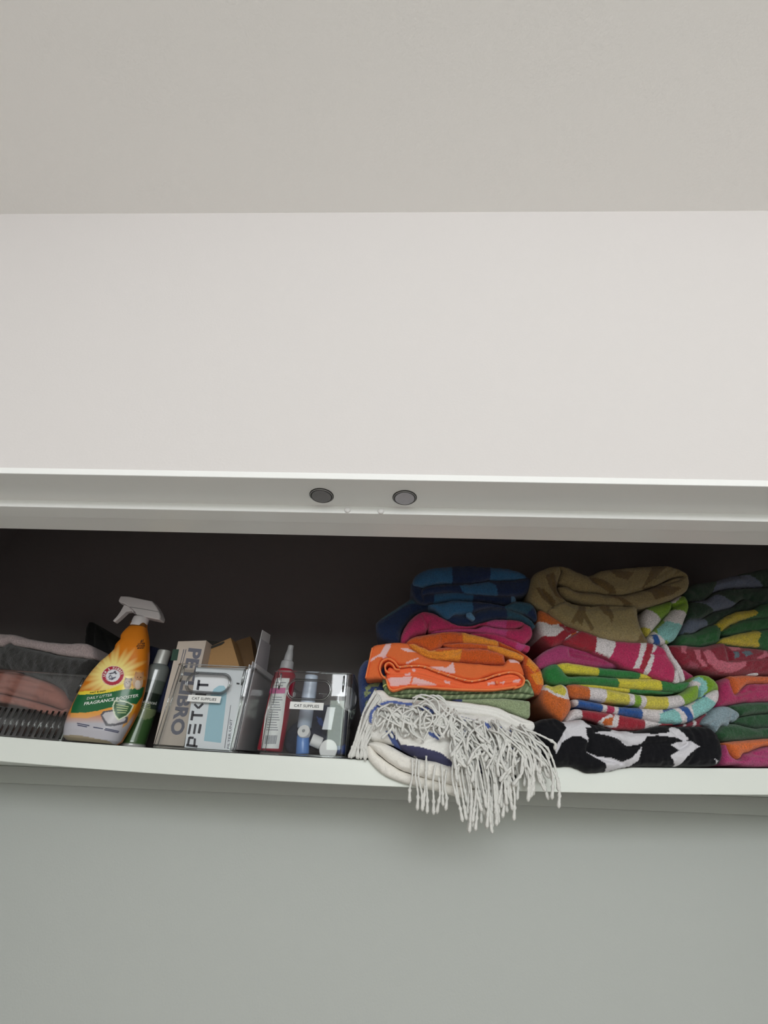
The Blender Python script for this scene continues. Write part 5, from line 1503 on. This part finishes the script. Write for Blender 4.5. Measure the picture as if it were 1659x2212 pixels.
# ------------------------------------------------------------------ things in the second bin
DR = 0.895
rb0 = at(*unz('L4', [(275, 1650)])[0], DR); rb1 = at(*unz('L4', [(520, 440)])[0], DR)
rb0[2] = shelf_top(rb0[0], DR) + 0.0065
bot = thing('pump_bottle', 'red bottle with grey pump top and printed white label standing in the bin', 'bottle', Z(rb0))
RL = np.array(bot.location)
axr = rb1 - rb0; Lr = np.linalg.norm(axr); ur = axr / Lr
prof = [(0.0005, 0.0), (0.0225, 0.0), (0.0240, 0.003), (0.0240, Lr * 0.5), (0.0236, Lr * 0.86), (0.0215, Lr * 0.93), (0.0170, Lr * 0.98), (0.0125, Lr * 1.0), (0.0110, Lr * 1.02)]
V, Fc = lathe(prof, 56, Z(rb0), Z(rb1))
m_red = mat('red_plastic', rgb(160, 34, 54), 0.3, spec=0.5, coat=0.3)
rbody = pydata('bottle_body', np.array(V) - RL, Fc, m_red, bot)
m_grey = mat('grey_pump_plastic', rgb(160, 160, 162), 0.4)
V, Fc = lathe([(0.0005, Lr * 1.0), (0.0140, Lr * 1.0), (0.0142, Lr * 1.005), (0.0132, Lr * 1.10), (0.0120, Lr * 1.11), (0.0095, Lr * 1.115), (0.0085, Lr * 1.20), (0.0062, Lr * 1.27), (0.0060, Lr * 1.33), (0.0052, Lr * 1.335), (0.0005, Lr * 1.337)], 40, Z(rb0), Z(rb1))
pydata('pump', np.array(V) - RL, Fc, m_grey, bot, sm=False)
iv = Matrix.Translation(-Vector(RL))
def rsurf(x, z):
    q = x - (rb0[0] + axr[0] * (z - rb0[2]) / axr[2])
    return np.where(np.abs(q) < 0.0242, DR - np.sqrt(np.maximum(0, 0.0242 ** 2 - q ** 2)), 9.0)


lb = poly_decal('label', 'L4', [(160, 1568), (412, 1575), (470, 1200), (520, 800), (572, 565), (385, 560), (300, 780), (215, 1100)], rsurf, m_paper, rbody, inv=iv)
m_pinkprint = mat('pink_label_print', rgb(214, 110, 160), 0.5)
poly_decal('label_print', 'L4', [(292, 708), (512, 700), (500, 782), (272, 785)], rsurf, m_pinkprint, lb, inv=iv, offset=0.0007) if False else poly_decal('label_print', 'L4', [(292, 708), (512, 700), (500, 782), (272, 785)], rsurf, m_pinkprint, rbody, inv=iv, offset=0.0007)
for k in range(16):
    y_ = 620 + k * 46 if k < 2 else 760 + k * 36
    xl = 372 - (y_ - 560) * 0.205; xr = 548 - (y_ - 560) * 0.158
    xr -= (k * 37) % 50
    poly_decal('label_print', 'L4', [(xl + 8, y_), (xr - 20, y_ + 2), (xr - 20, y_ + 11), (xl + 8, y_ + 9)], rsurf, ink_grey, rbody, inv=iv, offset=0.0007, g=2)
for k in range(17):
    x_ = 215 + k * 10
    w_ = (4, 6, 3, 5)[k % 4]
    poly_decal('barcode', 'L4', [(x_ + 12, 1380), (x_ + 12 + w_, 1380), (x_ - 8 + w_, 1510), (x_ - 8, 1510)], rsurf, ink_blue, rbody, inv=iv, offset=0.0007, g=1.5)


def cyl_thing(name, label, cat, crop, a, b, d, prof, material, sm=False, da=0.0, db=0.0):
    A = at(*unz(crop, [a])[0], d + da); B = at(*unz(crop, [b])[0], d + db)
    V, Fc = lathe(prof, 40, Z(A), Z(B))
    V = np.array(V); lo = V.min(0)
    o = pydata(name, V - lo, Fc, material, sm=sm); o.location = lo
    if label:
        tag(o, label, cat)
    return o


m_cap = mat('matte_white_cap', rgb(232, 230, 230), 0.6, bump=0.2, bscale=900)
# round white jar lying with its lid to the front
jar = thing('jar', 'white round jar lid facing out at the front of the bin', 'jar', Z(at(709, 1636, 0.87)))
JL = np.array(jar.location)
jc = at(*unz('L4', [(1122, 1588)])[0], 0.866); je = jc + jc / np.linalg.norm(jc) * 0.05
V, Fc = lathe([(0.0005, 0.0), (0.0155, 0.0), (0.0165, 0.0012), (0.0165, 0.012), (0.0155, 0.0135), (0.0005, 0.0135)], 48, Z(jc), Z(je))
pydata('lid', np.array(V) - JL, Fc, m_cap, jar, sm=False)
V, Fc = lathe([(0.0005, 0.013), (0.0145, 0.013), (0.0145, 0.045), (0.012, 0.048), (0.0005, 0.048)], 40, Z(jc), Z(je))
pydata('jar_body', np.array(V) - JL, Fc, m_white_plastic, jar, sm=False)
cyl_thing('pill_bottle', 'small white cylinder lying on its side beside the round white lid', 'bottle', 'L4', (880, 1440), (1040, 1510), 0.882, [(0.0005, 0), (0.0098, 0), (0.0105, 0.002), (0.0105, 0.019), (0.0095, 0.021), (0.0005, 0.021)], m_cap, db=0.004)
# small blue tube with white round cap
tb = thing('squeeze_tube', 'blue tube with round white screw cap standing low in the bin', 'tube', Z(at(654, 1628, 0.885)))
TL = np.array(tb.location)
ta = at(*unz('L4', [(752, 1655)])[0], 0.885); tc_ = at(*unz('L4', [(762, 1400)])[0], 0.885)
m_bl = mat('blue_plastic', rgb(92, 136, 202), 0.35, coat=0.2)
V, Fc = lathe([(0.0005, 0), (0.0120, 0), (0.0125, 0.002), (0.0120, 0.030), (0.0095, 0.036), (0.0005, 0.036)], 36, Z(ta), Z(tc_))
pydata('tube_body', np.array(V) - TL, Fc, m_bl, tb)
k0 = at(*unz('L4', [(768, 1318)])[0], 0.874); k1 = k0 + np.array([0.002, 0.03, -0.012])
V, Fc = lathe([(0.0005, 0.0), (0.0112, 0.0), (0.0118, 0.0012), (0.0118, 0.012), (0.011, 0.013), (0.0005, 0.013)], 36, Z(k0), Z(k1))
pydata('cap', np.array(V) - TL, Fc, m_cap, tb, sm=False)
V, Fc = lathe([(0.0005, -0.0006), (0.0030, -0.0006), (0.0030, 0.002)], 20, Z(k0), Z(k1))
pydata('cap_centre', np.array(V) - TL, Fc, m_grey, tb, sm=False)
# pale blue tube leaning behind
cyl_thing('applicator', 'pale blue-white plastic applicator leaning upright behind the white cap', 'applicator', 'L4', (775, 1290), (880, 560), 0.925,
          [(0.0005, 0), (0.0125, 0), (0.0145, 0.003), (0.0150, 0.07), (0.0140, 0.095), (0.0140, 0.102), (0.0005, 0.103)], mat('pale_blue_plastic', rgb(204, 216, 234), 0.3), sm=True)
# flat white card and a round white dish leaning at the right
lying_quad_box('card', 'blank white card leaning inside the bin near its right corner', 'card', 'L4', [(1030, 1300), (1165, 1305), (1225, 980), (1108, 975)], 0.90, 0.908, m_wcard)
dc = at(*unz('L4', [(1425, 850)])[0], 0.93)
V, Fc = lathe([(0.0005, 0.0), (0.020, 0.0), (0.0232, 0.004), (0.0235, 0.006), (0.019, 0.009), (0.0005, 0.009)], 48, Z(dc), Z(dc + np.array([-0.03, 0.03, 0.0])))
tag(pydata('dish', V, Fc, m_cap, sm=False), 'round white dish standing on edge at the right end of the bin', 'dish')
# dark pouch filling the back of the bin
t = Cloth('L4', (52, 56, 72), d=0.935, R=9, amp=2.5, depth=0.10, g=3.0)
t.lobe([(560, 1640), (480, 1500), (520, 1330), (640, 1200), (860, 1060), (980, 960), (1200, 940), (1380, 1000), (1390, 1300), (1370, 1560), (1340, 1660), (1000, 1650)], patches=[([(960, 1120), (1040, 1150), (1060, 1260), (990, 1230)], (70, 96, 160)), ([(1250, 1540), (1390, 1520), (1390, 1660), (1260, 1660)], (56, 80, 150))])
t.build('pouch', 'dark slate fabric pouch slumped at the back of the bin with the red bottle', 'pouch', material='flatweave')

# ------------------------------------------------------------------ far left: ribbed bin with folded clothes
lx1 = at(139, 1598, 0.90)[0]; lx0 = lx1 - 0.26
bin3 = clear_bin('clear ribbed bin with folded pink and grey clothes at the left end', lx0, lx1, 0.24, 0.122, None, dfront=0.90, ribs=True)
t = Cloth('L7', (164, 108, 96), d=0.912, R=12, amp=1.6, depth=0.2)
t.lobe([(-700, 1110), (0, 1235), (400, 1325), (700, 1410), (900, 1475), (985, 1450), (960, 1530), (850, 1562), (700, 1545), (400, 1450), (0, 1370), (-700, 1260)], creases=[([(0, 1300), (400, 1390), (800, 1510)], 4, 3)])
t.lobe([(-700, 760), (0, 870), (200, 900), (400, 960), (700, 1060), (850, 1140), (950, 1230), (1015, 1350), (985, 1440), (900, 1472), (700, 1402), (400, 1320), (0, 1232), (-700, 1100)],
       creases=[([(0, 1090), (300, 1090), (600, 1130), (800, 1200)], 4, 4), ([(200, 950), (500, 1040), (760, 1130)], 4, 3), ([(100, 1170), (300, 1260), (560, 1310)], 6, 5), ([(0, 1150), (60, 1190), (120, 1250)], 5, 4)], d=0.91, R=20)
t.build('clothes', 'dusty pink garment folded low in the ribbed bin', 'clothing', material='flatweave')
t = Cloth('L7', (48, 46, 45), d=0.912, R=16, amp=2.0, depth=0.2)
t.lobe([(-700, 420), (0, 525), (130, 470), (400, 545), (650, 595), (900, 655), (1200, 690), (1385, 710), (1330, 860), (1240, 1040), (1120, 1230), (1030, 1340), (950, 1225), (850, 1136), (700, 1055), (400, 955), (200, 896), (0, 866), (-700, 750)], R=20)
t.build('clothes', 'charcoal grey garment above the pink one in the ribbed bin', 'clothing')
t = Cloth('L7', (176, 158, 158), d=0.912, R=10, amp=1.4, depth=0.2)
t.lobe([(-700, 270), (0, 335), (200, 348), (420, 408), (700, 460), (1000, 480), (1150, 474), (1300, 490), (1388, 560), (1400, 705), (1200, 688), (900, 652), (650, 592), (400, 542), (200, 512), (130, 466), (0, 522), (-700, 410)])
t.build('clothes', 'pale pinkish grey fleece folded on top in the ribbed bin', 'clothing')
t = Cloth('L7', (34, 33, 34), d=1.0, R=16, amp=2.0, depth=0.12)
t.lobe([(1300, 740), (1255, 480), (1285, 200), (1330, 150), (1420, 185), (1500, 275), (1560, 420), (1650, 560), (1800, 640), (1850, 1500), (1640, 1500), (1580, 900)], creases=[([(1395, 200), (1390, 400), (1400, 700)], 6, 8)])
t.build('bag', 'black bag standing behind the orange spray bottle', 'bag', material='flatweave')
t = Cloth('L3', (34, 38, 62), d=0.95, R=14, amp=1.5, depth=0.12)
t.lobe([(-60, 1000), (-60, 330), (60, 300), (160, 320), (230, 370), (330, 500), (330, 900), (200, 1100)])
t.build('cloth', 'dark navy bundle behind the spray can', 'cloth', material='flatweave')
